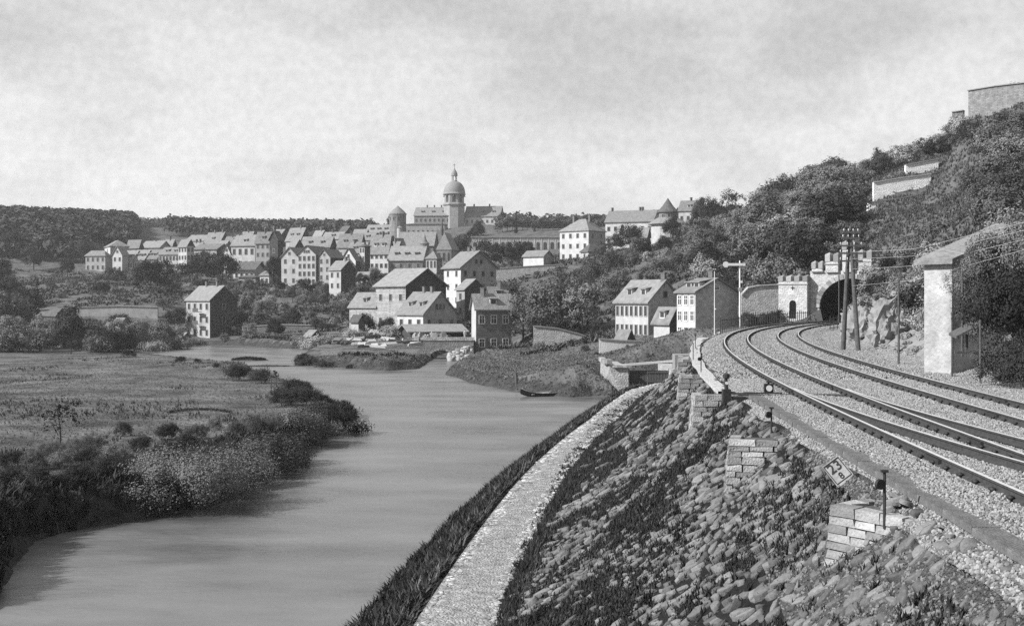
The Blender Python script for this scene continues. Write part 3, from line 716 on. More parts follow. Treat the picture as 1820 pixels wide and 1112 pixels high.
# cable trough beside the track: a line of cover slabs
tr_ = empty('cable_trough', RP(10, -1.1, 6.6), 'flat grey trough of cover slabs beside the ballast', 'cable trough'); tr_.location = (0, 0, 0)
lid = [MB().hexa([(-.18,-.6,0),(.18,-.6,0),(.18,.6,0),(-.18,.6,0)], [(-.17,-.597,.09),(.17,-.597,.09),(.17,.597,.09),(-.17,.597,.09)]).mesh('cover_slab', 'concrete')]
for s in np.arange(-5, 27.5, 1.2):
    oo = float(np.interp(s, [-5, 10, 20, 28], [-1.08, -1.02, -1.05, -1.15]))
    obj('cover_slab', lid[0], tr_, tuple(RP(s, oo, 6.63 + random.uniform(-.012, .012))), -float(_th(s)) + random.uniform(-.01, .01))
# pale kerb path further on
v = []
for s in np.arange(29.5, 84, 1.5):
    o = float(np.interp(s, [29, 45, 60, 84], [-1.75, -1.75, -1.7, -2.0])); w = float(np.interp(s, [29, 50, 84], [.2, .24, .36])) * (1 + .12*math.sin(s*.7)) * random.uniform(.85, 1.1)
    v += [RP(s, o-w, 6.60), RP(s, o-w, 6.5), RP(s, o+w, 6.61)]
n_ = len(v)//3
f = [(3*i, 3*i+2, 3*i+5, 3*i+3) for i in range(n_-1)] + [(3*i, 3*i+3, 3*i+4, 3*i+1) for i in range(n_-1)]
mat('pale_path', .4, var=.2, scale=3, bump=.5, bscale=12)
tag(obj('footpath', mesh_np('footpath', np.array(v), f, ['pale_path'])), 'narrow pale trodden footpath along the crest of the embankment', 'path', kind='structure')

# ------------------------------------------------------------------ buttresses on the slope
def buttress(s, o_front, length, width, top, drop, skew, label, rows=.15):
    "projecting block of coursed stones: its end faces the river, its long side faces along the track"
    c = RP(s, o_front, top); th = -float(_th(s)) + skew
    r = empty('buttress', c, label, 'buttress', 'buttresses along the embankment', rz=th)
    m = MB(); m.hexa([(.05,.05,-drop),(length,.05,-drop),(length,width-.05,-drop),(.05,width-.05,-drop)], [(.06,.06,-.05),(length,.06,-.05),(length,width-.06,-.05),(.06,width-.06,-.05)])
    m.build('core', 'joint', r)
    rg = np.random.default_rng(int(s*10)); z = 0.
    def stone(x0, x1, y0, y1, z0, z1):
        j = lambda a=.012: rg.uniform(-a, a)
        cx, cy, cz = (x0+x1)/2, (y0+y1)/2, (z0+z1)/2; hx, hy, hz = (x1-x0)/2, (y1-y0)/2, (z1-z0)/2
        bt = [(-hx+j(), -hy+j(), -hz+j()), (hx+j(), -hy+j(), -hz+j()), (hx+j(), hy+j(), -hz+j()), (-hx+j(), hy+j(), -hz+j())]
        tp = [(-hx*.94+j(), -hy*.94+j(), hz+j()), (hx*.94+j(), -hy*.94+j(), hz+j()), (hx*.94+j(), hy*.94+j(), hz+j()), (-hx*.94+j(), hy*.94+j(), hz+j())]
        MB().hexa(bt, tp).build('stone', 'dressed_stone', r, (cx, cy, cz), rg.uniform(-.02, .02))
    while z < drop - .05:
        h = rows*rg.uniform(.75, 1.25); z1 = -z; z0 = -z - h + .014
        batter = z*.10
        xe = length - (z/drop)**.9 * length * .62           # the slope swallows the lower courses
        x = -batter
        while x < xe:
            l = rg.uniform(.22, .52) if z > .01 else rg.uniform(.35, .6)
            x1 = min(x+l, xe+.1); stone(x, x1-.016, -.03 + rg.uniform(-.012, .012), .2, z0, z1); x += l
        y = .2
        while y < width:
            l = rg.uniform(.2, .42); y1 = min(y+l, width); stone(-batter - .03 + rg.uniform(-.01, .01), .22, y+.006, y1-.01, z0, z1); y += l
        z += h
    # cap along the river edge
    return r
buttress(9.3, -2.3, 2.1, 1.0, 6.5, 1.4, -.95, 'largest stone buttress with long coursed side, beside the tilted numbered stone', .135)
buttress(17.2, -2.85, 1.6, 1.1, 6.5, 1.25, -.2, 'stone buttress with ragged end, below the short post with a wire pulley', .15)
buttress(28.2, -2.75, 1.9, 1.2, 6.58, 1.5, .0, 'tall stone buttress with pale cap and dark side under the lever stand', .17)
buttress(38.5, -2.75, 1.9, 1.3, 6.55, 1.3, .0, 'stone buttress with thin post on top, beside the pale footpath', .17)
buttress(54.5, -2.6, 1.6, 1.4, 6.5, 1.2, .0, 'farther low stone buttress beyond the pale footpath bend', .18)

# hectometre stone "23 / 8"
p = G(1503, 880, 6.28) + np.array([0, 0, .24]); ms = empty('numbered_stone', p, 'small tilted white stone marked 23 over 8 at the slope edge', 'marker stone')
ms.rotation_euler = (R(-24), R(-38), R(-6))
MB().hexa([(-.17,-.06,-.12),(.17,-.06,-.12),(.17,.06,-.12),(-.17,.06,-.12)], [(-.155,-.05,.4),(.155,-.05,.4),(.155,.05,.4),(-.155,.05,.4)]).build('block', 'plaster_grey', ms)
def lettering(txt, size, loc, parent, material='black_paint', name='number'):
    cu = bpy.data.curves.new(name, 'FONT'); cu.body = txt; cu.size = size; cu.align_x = 'CENTER'; cu.extrude = .004
    o = bpy.data.objects.new(name, cu); COL.objects.link(o); o.parent = parent; o.location = loc; o.rotation_euler = (R(90), 0, 0)
    cu.materials.append(M_(material)); bpy.context.view_layer.update()
    me = bpy.data.meshes.new_from_object(o.evaluated_get(bpy.context.evaluated_depsgraph_get())); bpy.data.objects.remove(o)
    o = obj(name, me, parent, loc); o.rotation_euler = (R(90), 0, 0); return o
lettering('23', .24, (0, -.062, .2), ms); lettering('8', .16, (0, -.064, .05), ms)
m = MB()
for x0, x1, z0, z1 in ((-.15, .15, .015, .03), (-.15, -.138, .03, .37), (.138, .15, .03, .37), (-.15, .15, .37, .382)):
    m.box(x0, x1, -.064, -.05, z0, z1)
m.build('border_line', 'black_paint', ms)

# wire pulley posts
def wire_post(p, h, label, wheel=True):
    r = empty('wire_post', p, label, 'post', 'signal wire posts along the embankment')
    MB().tube([(0, 0, -.15), (0, 0, h)], .022, 6).build('stake', 'iron', r)
    MB().box(-.05, .05, -.03, .03, h-.02, h+.015).build('cap', 'iron', r)
    if wheel:
        MB().lathe([(.03, -.02), (.075, -.025), (.06, 0), (.075, .025), (.03, .02)], 12).build('pulley', 'iron', r, (-.07, -.02, h*.72)).rotation_euler = (R(90), 0, R(25))
        MB().tube([(0, 0, h*.78), (-.07, -.02, h*.72)], .012, 5).build('bracket', 'iron', r)
q = G(1572, 920, 6.45); wire_post(q, .66, 'short iron wire post standing on the largest buttress')
q = G(1371, 768, 6.5); wire_post(q, .56, 'short iron wire post near the disc marker')
q = G(1246, 663, 6.55); wire_post(q, .8, 'thin iron wire post beside the pale footpath')
q = G(1232, 643, 6.5); wire_post(q, .9, 'farther thin iron wire post above the buttress', False)
q = G(1236, 622, 6.5); wire_post(q, .9, 'last thin iron wire post before the white houses', False)

# point lever stand, rods and disc marker
q = G(1291, 708, 6.55); ls = empty('point_lever', q, 'black iron point lever stand at the embankment edge', 'lever')
MB().box(-.12, .12, -.14, .14, -.1, .28).build('stand', 'iron', ls)
MB().tube([(0, 0, .25), (-.02, 0, .62)], [.06, .045], 8).build('lever_arm', 'iron', ls)
MB().lathe([(.06, .6), (.1, .62), (.1, .72), (.06, .76)], 12).build('counterweight', 'iron', ls)
MB().lathe([(.045, 0), (.045, .02)], 10).build('pale_plate', 'white_paint', ls, (-.01, -.105, .47)).rotation_euler = (R(90), 0, 0)
MB().box(.1, .62, -.12, .1, -.05, .06).build('crank_box', 'iron', ls)
rr_ = empty('point_rod', RP(28.5, 0, 6.7), 'long black iron rods running from lever stand to the points', 'rods'); rr_.location = (0, 0, 0)
a1, a2 = G(1312, 701, 6.72), RP(26.2, 1.5, 6.76)
MB().tube([a1, G(1375, 702, 6.73), G(1440, 700, 6.73), a2], .03, 6).build('rod', 'iron', rr_)
MB().tube([a1 + np.array([0, .25, .02]), G(1390, 698, 6.75)], .022, 6).build('rod', 'iron', rr_)
q = G(1366, 700, 6.68); dm = empty('disc_marker', q, 'black square point indicator with white disc beside the track', 'point indicator')
MB().box(-.13, .13, -.09, .09, .05, .31).build('lamp_case', 'black_paint', dm)
MB().lathe([(.09, 0), (.09, .015)], 24).build('disc', 'white_paint', dm, (0, -.092, .18)).rotation_euler = (R(90), 0, 0)
MB().lathe([(.03, .31), (.035, .345), (.08, .35), (.08, .385), (.03, .4)], 12).build('chimney_cap', 'black_paint', dm)
MB().tube([(0, 0, -.06), (0, 0, .06)], .04, 8).build('spindle', 'iron', dm)

# ------------------------------------------------------------------ houses
_WIN = {}
def window_mesh(w, h, frame, cross):
    k = (round(w, 2), round(h, 2), frame, cross)
    if k not in _WIN:
        m = MB(); t = .09; w2 = w/2
        for x0, x1, z0, z1 in ((-w2-t, -w2, -t, h+t), (w2, w2+t, -t, h+t), (-w2, w2, h, h+t), (-w2-.06, w2+.06, -t-.02, 0)):
            m.box(x0, x1, -.07, .02, z0, z1)
        if cross:
            m.box(-.035, .035, -.045, .0, 0, h); m.box(-w2, -.035, -.043, 0, h*.62, h*.62+.06); m.box(.035, w2, -.043, 0, h*.62, h*.62+.06)
        _WIN[k] = (m.mesh('window', frame), MB().box(-w2, w2, -.015, .01, 0, h).mesh('pane', 'glass'))
    return _WIN[k]
def put_window(root, loc, ang, w, h, frame='frame_grey', cross=False, pane=True):
    a, b = window_mesh(w, h, frame, cross)
    o = obj('window', a, root, tuple(float(c) for c in loc), ang)
    obj('pane', b, o)
    return o
def house(label, xl, xc, xr, yb, ye, yr, Z, th=55, gable='R', wall='plaster', side=None, roof='roof', wl=(0, 0), wr=(0, 0), gw=0, ch=(), dorm=0, depth=None, over=.35,
          name='house', cat='house', frame='frame_grey', cross=False, gside=None, win=None, sinkz=4.0, hip=.45, group=None, base=None):
    C = W(xc, yb, Z); th = R(th); d1 = np.array([-math.cos(th), math.sin(th)]); d2 = np.array([math.sin(th), math.cos(th)])
    def solve(px, d):
        k = (px-910)/F; return (k*C[1]-C[0]) / (d[0]-k*d[1])
    a = solve(xl, d1); b = depth or solve(xr, d2)
    a = min(max(a, 1.5), 60); b = min(max(b, 1.5), 45)
    zb = C[2]; ze = HC-(ye-HY)*Z/F
    ctr = C[:2] + (a/2*d1 if gable == 'L' else b/2*d2)
    zr = HC-(yr-HY)*ctr[1]/F; zr = max(zr, ze+.6)
    o2 = C[:2] + a/2*d1 + b/2*d2
    root = empty(name, (o2[0], o2[1], zb), label, cat, group)
    def P(u, v, z): q = C[:2] + u*d1 + v*d2 - o2; return (q[0], q[1], z-zb)
    z0 = zb - sinkz
    m = MB(); side = side or wall
    v = [P(0,0,z0), P(a,0,z0), P(a,b,z0), P(0,b,z0), P(0,0,ze), P(a,0,ze), P(a,b,ze), P(0,b,ze)]
    fs = [(0,1,5,4), (1,2,6,5), (2,3,7,6), (3,0,4,7), (0,3,2,1)]; mi = [0, 1, 0, 1, 0]
    if gable == 'R':
        v += [P(0,b/2,zr), P(a,b/2,zr)]; fs += [(4,7,8), (5,6,9)]; mi += [2, 2]
    elif gable == 'L':
        v += [P(a/2,0,zr), P(a/2,b,zr)]; fs += [(4,5,8), (7,6,9)]; mi += [2, 2]
    else:
        fs += [(4,5,6,7)]; mi += [0]
    me = mesh_np('wall', v, fs, [wall, side, gside or (side if gable == 'R' else wall)], mi); obj('wall', me, root)
    # roof
    m = MB(); t = .2; o = over; up = .03
    def slab(q):
        m.hexa([(x, y, z+up) for x, y, z in q], [(x, y, z+up+t) for x, y, z in q])
    if gable == 'R':
        k = (zr-ze)/(b/2)
        slab([P(-o,-o,ze-o*k), P(a+o,-o,ze-o*k), P(a+o,b/2,zr), P(-o,b/2,zr)]); slab([P(-o,b+o,ze-o*k), P(a+o,b+o,ze-o*k), P(a+o,b/2+.002,zr), P(-o,b/2+.002,zr)])
    elif gable == 'L':
        k = (zr-ze)/(a/2)
        slab([P(-o,-o,ze-o*k), P(-o,b+o,ze-o*k), P(a/2,b+o,zr), P(a/2,-o,zr)]); slab([P(a+o,-o,ze-o*k), P(a+o,b+o,ze-o*k), P(a/2+.002,b+o,zr), P(a/2+.002,-o,zr)])
    else:
        h = hip*min(a, b)
        if a >= b: r1, r2 = P(h,b/2,zr), P(max(a-h, h+.1),b/2,zr)
        else: r1, r2 = P(a/2,h,zr), P(a/2,max(b-h, h+.1),zr)
        e = [P(-o,-o,ze), P(a+o,-o,ze), P(a+o,b+o,ze), P(-o,b+o,ze)]; e2 = [(x, y, z-.18) for x, y, z in e]
        if a >= b: f2 = [(0,1,5,4), (1,2,5), (2,3,4,5), (3,0,4)]
        else: f2 = [(0,1,4), (1,2,5,4), (2,3,5), (3,0,4,5)]
        m.add(e+[r1, r2]+e2, f2+[(0,1,7,6), (1,2,8,7), (2,3,9,8), (3,0,6,9), (6,7,8,9)])
    rf = m.build('roof', roof, root)
    # windows
    hw = ze - zb
    aL = math.atan2(d1[1], d1[0]) + math.pi          # local +x runs from left end to the corner, outward = -d2
    aR = math.atan2(d2[1], d2[0])
    def grid(n, rows, length, face):
        if not n or not rows: return
        sp = length/n; rh = hw/rows; w = min(win[0] if win else .78, .5*sp); h = min(win[1] if win else 1.25, .56*rh)
        for r in range(rows):
            for c in range(n):
                z = zb + rh*(r+.5) - h/2; q = (c+.5)*sp
                put_window(root, P(q, -.0, z) if face == 'L' else P(0, q, z), aL if face == 'L' else aR, w, h, frame, cross)
    grid(wl[0], wl[1], a, 'L'); grid(wr[0], wr[1], b, 'R')
    for i in range(gw):
        hh = zr-ze; w = .7; h = min(1.1, hh*.3); f_ = (i+1)/(gw+1)
        if gable == 'R': put_window(root, P(0, b*(.3+.4*f_) if gw > 1 else b/2, ze+hh*.2), aR, w, h, frame, cross)
        elif gable == 'L': put_window(root, P(a*(.3+.4*f_) if gw > 1 else a/2, 0, ze+hh*.2), aL, w, h, frame, cross)
    for c in ch:
        cm = MB().box(-.32, .32, -.32, .32, -1.0, 1.1); cm.box(-.38, .38, -.38, .38, 1.1, 1.22)
        q = P(a*c, b/2, zr) if gable != 'L' else P(a/2, b*c, zr)
        cm.build('chimney', 'brick', rf, q, th)
    for i in range(dorm):
        f_ = (i+.7)/(dorm+.4)
        if gable == 'L': q = (a*.2, b*f_); zq = ze + (zr-ze)*.4; ang = aR
        else: q = (a*f_, b*.2); zq = ze + (zr-ze)*.4; ang = aL
        dm_ = MB(); dm_.box(-.55, .55, -.35, 1.2, -.5, .62); dm_.box(-.4, .4, -.37, -.352, -.15, .5, 1)
        dm_.hexa([(-.75,-.55,.6), (.75,-.55,.6), (.75,1.9,1.0), (-.75,1.9,1.0)], [(-.75,-.55,.72), (.75,-.55,.72), (.75,1.9,1.14), (-.75,1.9,1.14)], 2)
        dm_.build('dormer', [wall, 'glass', roof], rf, P(q[0], q[1], zq), ang)
    return root

# --- two houses under the railway, with lean-to
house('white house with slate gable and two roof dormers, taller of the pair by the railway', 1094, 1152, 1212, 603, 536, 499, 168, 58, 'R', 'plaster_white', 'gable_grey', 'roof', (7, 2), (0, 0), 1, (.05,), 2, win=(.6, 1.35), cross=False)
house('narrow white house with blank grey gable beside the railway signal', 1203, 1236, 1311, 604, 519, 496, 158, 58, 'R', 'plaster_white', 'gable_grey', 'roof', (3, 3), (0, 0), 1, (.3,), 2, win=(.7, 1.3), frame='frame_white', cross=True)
house('small pale lean-to house between the two houses by the railway', 1162, 1190, 1212, 604, 571, 548, 163, 58, 'R', 'plaster_white', 'slate_wall', 'roof', (0, 0), (0, 0), 0, (), 1)
house('little shed with peaked roof in front of the white house', 1098, 1113, 1124, 607, 601, 588, 160, 40, 'R', 'timber_pale', 'timber', 'roof', name='shed', cat='shed')
# --- mill group
house('large stone mill with big pale roof and black slate gable', 668, 721, 793, 592, 507, 478, 236, 42, 'R', 'stone_wall', 'slate_wall', 'roof_light', (3, 2), (0, 0), 0, (), 0, over=.5)
house('lower stone wing of the mill with single roof hatch', 621, 668, 700, 592, 545, 521, 242, 38, 'R', 'stone_wall', 'slate_wall', 'roof', (2, 1), (0, 0), 0, (), 1)
house('half-timbered house with two dormers in front of the mill', 706, 752, 812, 590, 558, 520, 222, 42, 'R', 'plaster_white', 'plaster_grey', 'roof_light', (3, 1), (3, 1), 3, (.3, .6), 2, frame='frame_grey')
house('tall narrow black-gabled house behind the half-timbered house', 811, 826, 863, 590, 514, 497, 246, 55, 'R', 'plaster', 'slate_wall', 'roof', (1, 3), (0, 0), 0)
house('big three-storey house with pediment gable above the mill', 789, 819, 882, 545, 474, 447, 274, 56, 'R', 'plaster_white', 'plaster_grey', 'roof_light', (2, 3), (4, 3), 2, (.2, .55), 0, over=.6)
house('dark brick house with white cross windows standing at the water', 838, 846, 909, 630, 547, 524, 192, 74, 'L', 'plaster_white', 'brick', 'roof_light', (0, 0), (3, 2), 0, (.25,), 1, frame='white_paint', cross=True, win=(.85, 1.25))
house('dormered house half hidden behind the dark brick house', 866, 872, 903, 600, 530, 511, 226, 74, 'L', 'plaster', 'plaster_grey', 'roof_light', (0, 0), (2, 2), 0, (.6,), 1)
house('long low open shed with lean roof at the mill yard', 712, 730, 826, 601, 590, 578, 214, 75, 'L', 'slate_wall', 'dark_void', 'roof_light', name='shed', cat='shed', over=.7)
# --- lone riverside house at left
lh = house('lone three-storey riverside house with balconies and black gable', 331, 373, 422, 603, 533, 509, 264, 40, 'R', 'plaster', 'slate_wall', 'roof_light', (4, 3), (1, 3), 0, (.25, .7), 0)
p_ = W(352, 602, 266)
for z in (3.2, 6.0):
    MB().box(-1.0, 1.0, -.6, .5, z, z+.12).box(-1.0, 1.0, -.6, -.55, z+.12, z+.9).build('balcony', 'timber', lh, p_ + np.array([0, -.6, 0]) - np.array(lh.location), R(-40))
# --- central tall houses
house('plain stone gable house, first of the tall row above the trees', 500, 529, 545, 507, 456, 440, 350, 22, 'L', 'plaster', 'plaster_grey', 'roof', (2, 3), (0, 0), 1, depth=9)
house('tall white gable house with five rows of windows', 529, 561, 567, 507, 452, 437, 348, 18, 'L', 'plaster_white', 'plaster_grey', 'roof_dark', (4, 4), (0, 0), 3, depth=11)
house('pale stone house with dark stepped side next to the five-row gable', 566, 587, 610, 500, 457, 444, 346, 35, 'L', 'plaster', 'slate_wall', 'roof_dark', (2, 3), (0, 0), 1)
house('small stone tower-like house standing forward on the slope', 585, 606, 632, 536, 479, 464, 318, 40, 'R', 'plaster_white', 'slate_wall', 'roof', (2, 3), (0, 0), 0, (.2,))
house('half-timbered gable rising behind the tower-like house', 607, 632, 640, 500, 462, 442, 352, 30, 'L', 'plaster_white', 'slate_wall', 'roof', (2, 2), (0, 0), 1)
house('narrow dark timbered house with flat roof', 639, 648, 658, 497, 437, 433, 354, 40, 'H', 'plaster', 'slate_wall', 'roof_dark', (2, 4), (0, 0))
house('pale manor wing with tall dark windows under a steep roof', 657, 690, 699, 497, 447, 418, 366, 20, 'R', 'plaster_white', 'slate_wall', 'roof', (4, 3), (0, 0), 0, (.4,), 2)
house('long stone house with steep pale roof below the church', 690, 751, 757, 482, 462, 438, 356, 8, 'R', 'stone_dark', 'stone_dark', 'roof_light', (4, 1), (0, 0), 0, (), 3, depth=10)
house('small white gabled chapel with three tall windows', 757, 776, 786, 480, 459, 446, 350, 20, 'H', 'plaster_white', 'stone_dark', 'roof_light', (3, 1), (0, 0), 0, hip=.5, name='chapel', cat='chapel', win=(.7, 2.2))
house('second gabled house between church and manor wing', 700, 712, 722, 462, 440, 424, 385, 30, 'L', 'plaster', 'slate_wall', 'roof', (1, 1), (0, 0))
# --- left part of the town
house('low hipped house at the outer end of the town', 152, 187, 196, 482, 454, 445, 402, 18, 'H', 'plaster', 'plaster_grey', 'roof_light', (4, 2), (0, 0))
house('broad hip-roofed house with bright narrow end', 186, 196, 229, 484, 437, 426, 405, 62, 'H', 'plaster_white', 'plaster_grey', 'roof', (1, 3), (2, 2))
house('gabled white house stepping down in front of the hip-roofed house', 200, 217, 228, 486, 452, 438, 395, 25, 'L', 'plaster_white', 'plaster', 'roof_light', (2, 2), (0, 0), 1)
house('house with dark-edged pent roof behind the dormered terrace', 226, 247, 254, 475, 438, 427, 415, 25, 'R', 'plaster_grey', 'slate_wall', 'roof_light', (2, 2), (0, 0))
for i, (a, c) in enumerate(((215, 235), (235, 256), (256, 278))):
    house(('dormered terrace house nearest the gabled white house', 'middle house of the dormered white terrace', 'dormered terrace house nearest the timbered houses')[i], a, c, c+3, 479-i, 463-i*1.5, 446-i, 398, 12, 'R', 'plaster_white', 'plaster', 'roof_light', (5, 1), (0, 0), 0, (), 2, depth=8)
house('long pale roof rising behind the dormered terrace', 250, 283, 290, 470, 440, 429, 425, 12, 'R', 'plaster', 'plaster_grey', 'roof_light', (6, 1), (0, 0), 0, (.5,), depth=9)
house('timbered house with row of small windows and balcony', 282, 318, 322, 480, 452, 440, 396, 14, 'R', 'plaster_white', 'plaster', 'roof_light', (6, 2), (0, 0), 0, (), 2, depth=9)
house('tall corner house with black drainpipe edge and dark gable top', 317, 332, 345, 478, 437, 426, 392, 40, 'R', 'plaster_white', 'plaster_white', 'roof_light', (3, 3), (2, 3), 0, gside='slate_wall')
house('house with broad shallow roof beside the corner house', 345, 385, 390, 480, 443, 434, 398, 16, 'R', 'plaster', 'slate_wall', 'roof', (4, 2), (0, 0), 0, depth=9)
house('high roofed house with black gable on the ridge of the town', 362, 390, 409, 450, 432, 413, 440, 35, 'R', 'plaster', 'slate_wall', 'roof_light', (2, 1), (2, 1), 1, (.1, .6), 1)
house('pale chimney-topped house beside the black-gabled ridge house', 330, 362, 368, 450, 428, 418, 448, 18, 'R', 'plaster', 'slate_wall', 'roof_light', (3, 1), (0, 0), 0, (.3, .8), depth=9)
house('small white pointed gable above the dark tree', 396, 410, 416, 480, 450, 434, 386, 20, 'L', 'plaster_white', 'slate_wall', 'roof_dark', (2, 1), (0, 0), 1, depth=8)
house('low house behind the small white pointed gable', 386, 398, 414, 465, 442, 428, 410, 30, 'R', 'plaster', 'slate_wall', 'roof', (2, 1), (0, 0))
house('house with three large windows and mansard roof', 411, 453, 458, 480, 436, 418, 384, 14, 'R', 'plaster_white', 'plaster', 'roof_light', (4, 2), (0, 0), 0, (.1, .9), 1, depth=9, win=(.9, 1.8))
house('white lower terrace house with dark veranda', 407, 452, 458, 502, 477, 466, 372, 14, 'R', 'plaster_white', 'plaster', 'roof_dark', (5, 1), (0, 0), depth=7, over=.9)
house('grey house with stacked balconies under a steep roof', 454, 480, 490, 490, 430, 413, 380, 20, 'R', 'plaster_grey', 'slate_wall', 'roof', (3, 4), (0, 0), 0, (.5,), 1)
house('black ivy-clad gabled house beside the stone gable row', 479, 494, 503, 507, 425, 411, 366, 30, 'L', 'slate_wall', 'slate_wall', 'roof_dark', (1, 2), (0, 0), 0, (.2,))
# roofs behind the centre
house('great pale roof with black gable behind the tall row', 508, 534, 552, 460, 426, 405, 430, 35, 'R', 'plaster', 'slate_wall', 'roof_light', (2, 1), (0, 0), 0, (.3,), 2)
house('pale roof with black gable just behind the five-row gable house', 512, 523, 540, 460, 440, 426, 395, 40, 'R', 'plaster', 'slate_wall', 'roof', (1, 1), (1, 1))
house('long roof with two hatches and dark end behind the tall row', 534, 586, 598, 460, 438, 421, 405, 16, 'R', 'plaster_grey', 'slate_wall', 'roof', (6, 1), (0, 0), 0, (), 2)
house('upper roof with pointed dark gablet', 573, 606, 618, 445, 424, 413, 432, 16, 'R', 'plaster', 'slate_wall', 'roof_light', (4, 1), (0, 0), 0, (.6,), 1)
house('wide roof beside the flat-roofed timbered house', 600, 640, 650, 465, 438, 416, 396, 14, 'R', 'plaster', 'slate_wall', 'roof', (4, 1), (0, 0), 0, (.5,), 2)
house('little gabled roof on the skyline behind the centre', 602, 614, 630, 425, 413, 402, 470, 40, 'R', 'plaster', 'slate_wall', 'roof_dark', (1, 1), (1, 1))
house('low roof on the skyline beside the castle barn', 628, 650, 656, 430, 416, 408, 465, 14, 'R', 'plaster', 'slate_wall', 'roof_light', (3, 1), (0, 0))
house('half-hidden roof cluster house above the manor wing', 640, 662, 676, 440, 426, 414, 420, 20, 'R', 'plaster', 'slate_wall', 'roof', (2, 1), (0, 0), 0, (), 1)
house('pale roofed house between the ridge house and the mansard house', 428, 446, 456, 440, 424, 412, 445, 25, 'R', 'plaster', 'slate_wall', 'roof', (2, 1), (0, 0), 0, (.5,))
house('grey roof house beyond the balconied house on the skyline', 484, 500, 512, 430, 416, 408, 460, 25, 'R', 'plaster', 'slate_wall', 'roof', (2, 1), (0, 0), 0, (.4,))
house('plastered house wedged behind the balconied grey house', 458, 478, 486, 470, 440, 428, 402, 20, 'R', 'plaster', 'slate_wall', 'roof', (3, 2), (0, 0), 0, (.5,))
house('low white garden house beneath the black ivy-clad gable', 462, 478, 486, 508, 489, 481, 356, 25, 'H', 'plaster_white', 'plaster', 'roof', (2, 1), (0, 0))
house('arched cellar house under the dark veranda', 424, 454, 458, 512, 492, 488, 364, 10, 'H', 'plaster_white', 'plaster', 'roof_dark', (3, 1), (0, 0), depth=5)
house('small gable with dark end on the skyline over the long roof', 556, 570, 582, 440, 421, 410, 445, 30, 'R', 'plaster', 'slate_wall', 'roof_light', (1, 1), (1, 1), 0, (.3,))
house('stepped roof behind the half-timbered gable', 618, 640, 652, 470, 448, 432, 372, 20, 'R', 'plaster', 'slate_wall', 'roof', (3, 1), (0, 0), 0, (.7,), 1)
house('roof with broad chimney stack above the long steep-roofed house', 664, 690, 704, 450, 432, 418, 400, 18, 'R', 'plaster', 'slate_wall', 'roof', (3, 1), (0, 0), 0, (.25, .8), 1)
house('tall back house between manor wing and church nave', 690, 706, 716, 470, 446, 430, 378, 30, 'R', 'plaster', 'slate_wall', 'roof', (2, 1), (0, 0), 0, (.5,))
house('pale narrow house over the corner house', 292, 306, 314, 455, 436, 426, 440, 25, 'R', 'plaster', 'slate_wall', 'roof_light', (2, 1), (0, 0), 0, (.5,))
house('grey roofed house in the gap behind the terrace', 272, 290, 296, 452, 436, 428, 445, 20, 'R', 'plaster', 'slate_wall', 'roof', (2, 1), (0, 0))
house('long ridge roof behind the mansard house', 400, 432, 440, 446, 430, 421, 430, 14, 'R', 'plaster', 'slate_wall', 'roof', (4, 1), (0, 0), 0, (.2, .7), 1)
house('house with paired chimneys behind the shallow roof', 340, 356, 366, 460, 441, 431, 420, 25, 'R', 'plaster', 'slate_wall', 'roof_light', (2, 1), (0, 0), 0, (.3, .7))
house('low stable wing at the foot of the narrow timbered house', 634, 660, 668, 508, 492, 484, 345, 20, 'R', 'stone_wall', 'slate_wall', 'roof', (3, 1), (0, 0))
# castle barn and round tower
house('castle barn with three dormers beside the round tower', 650, 692, 698, 425, 413, 400, 470, 10, 'R', 'plaster_grey', 'slate_wall', 'roof_light', (4, 1), (0, 0), 0, (), 3, depth=9)
# --- right part, garden hill
house('square hip-roofed house with pale front on the garden hill', 995, 1046, 1076, 464, 409, 388, 352, 38, 'H', 'plaster_white', 'plaster_grey', 'roof', (4, 3), (2, 3), 0, (.25, .8), 0)
house('small grey-roofed annexe in front of the square hip-roofed house', 1032, 1046, 1072, 462, 447, 432, 344, 60, 'H', 'plaster', 'plaster_grey', 'roof_dark', (1, 1), (0, 0))
house('long two-storey barrack house beside the pointed round tower', 1076, 1160, 1172, 442, 393, 374, 366, 20, 'R', 'plaster_white', 'plaster', 'roof_light', (7, 2), (0, 0), 0, (.3, .35, .95), 0, depth=11)
house('gabled stone annexe under the long barrack house', 1130, 1150, 1156, 440, 418, 405, 352, 40, 'R', 'plaster_white', 'slate_wall', 'roof', (0, 0), (0, 0))
house('pale building behind the pointed tower among dark trees', 1206, 1240, 1252, 400, 374, 357, 385, 20, 'R', 'plaster_white', 'slate_wall', 'roof', (3, 1), (0, 0), 0, (.5,), 1, depth=10)
house('small white garden hut with low roof above the garden wall', 930, 966, 982, 478, 455, 446, 305, 35, 'R', 'plaster_white', 'plaster_grey', 'roof', (0, 0), (0, 0), name='garden_hut', cat='hut')
# --- lineside building at right
house('white stone lineside building with sloping roof, overgrown with creeper', 1656, 1692, 1960, 668, 466, 402, 48, 64, 'R', 'masonry_white', 'masonry_white', 'roof', over=.3, name='lineside_building', cat='building', sinkz=.8)
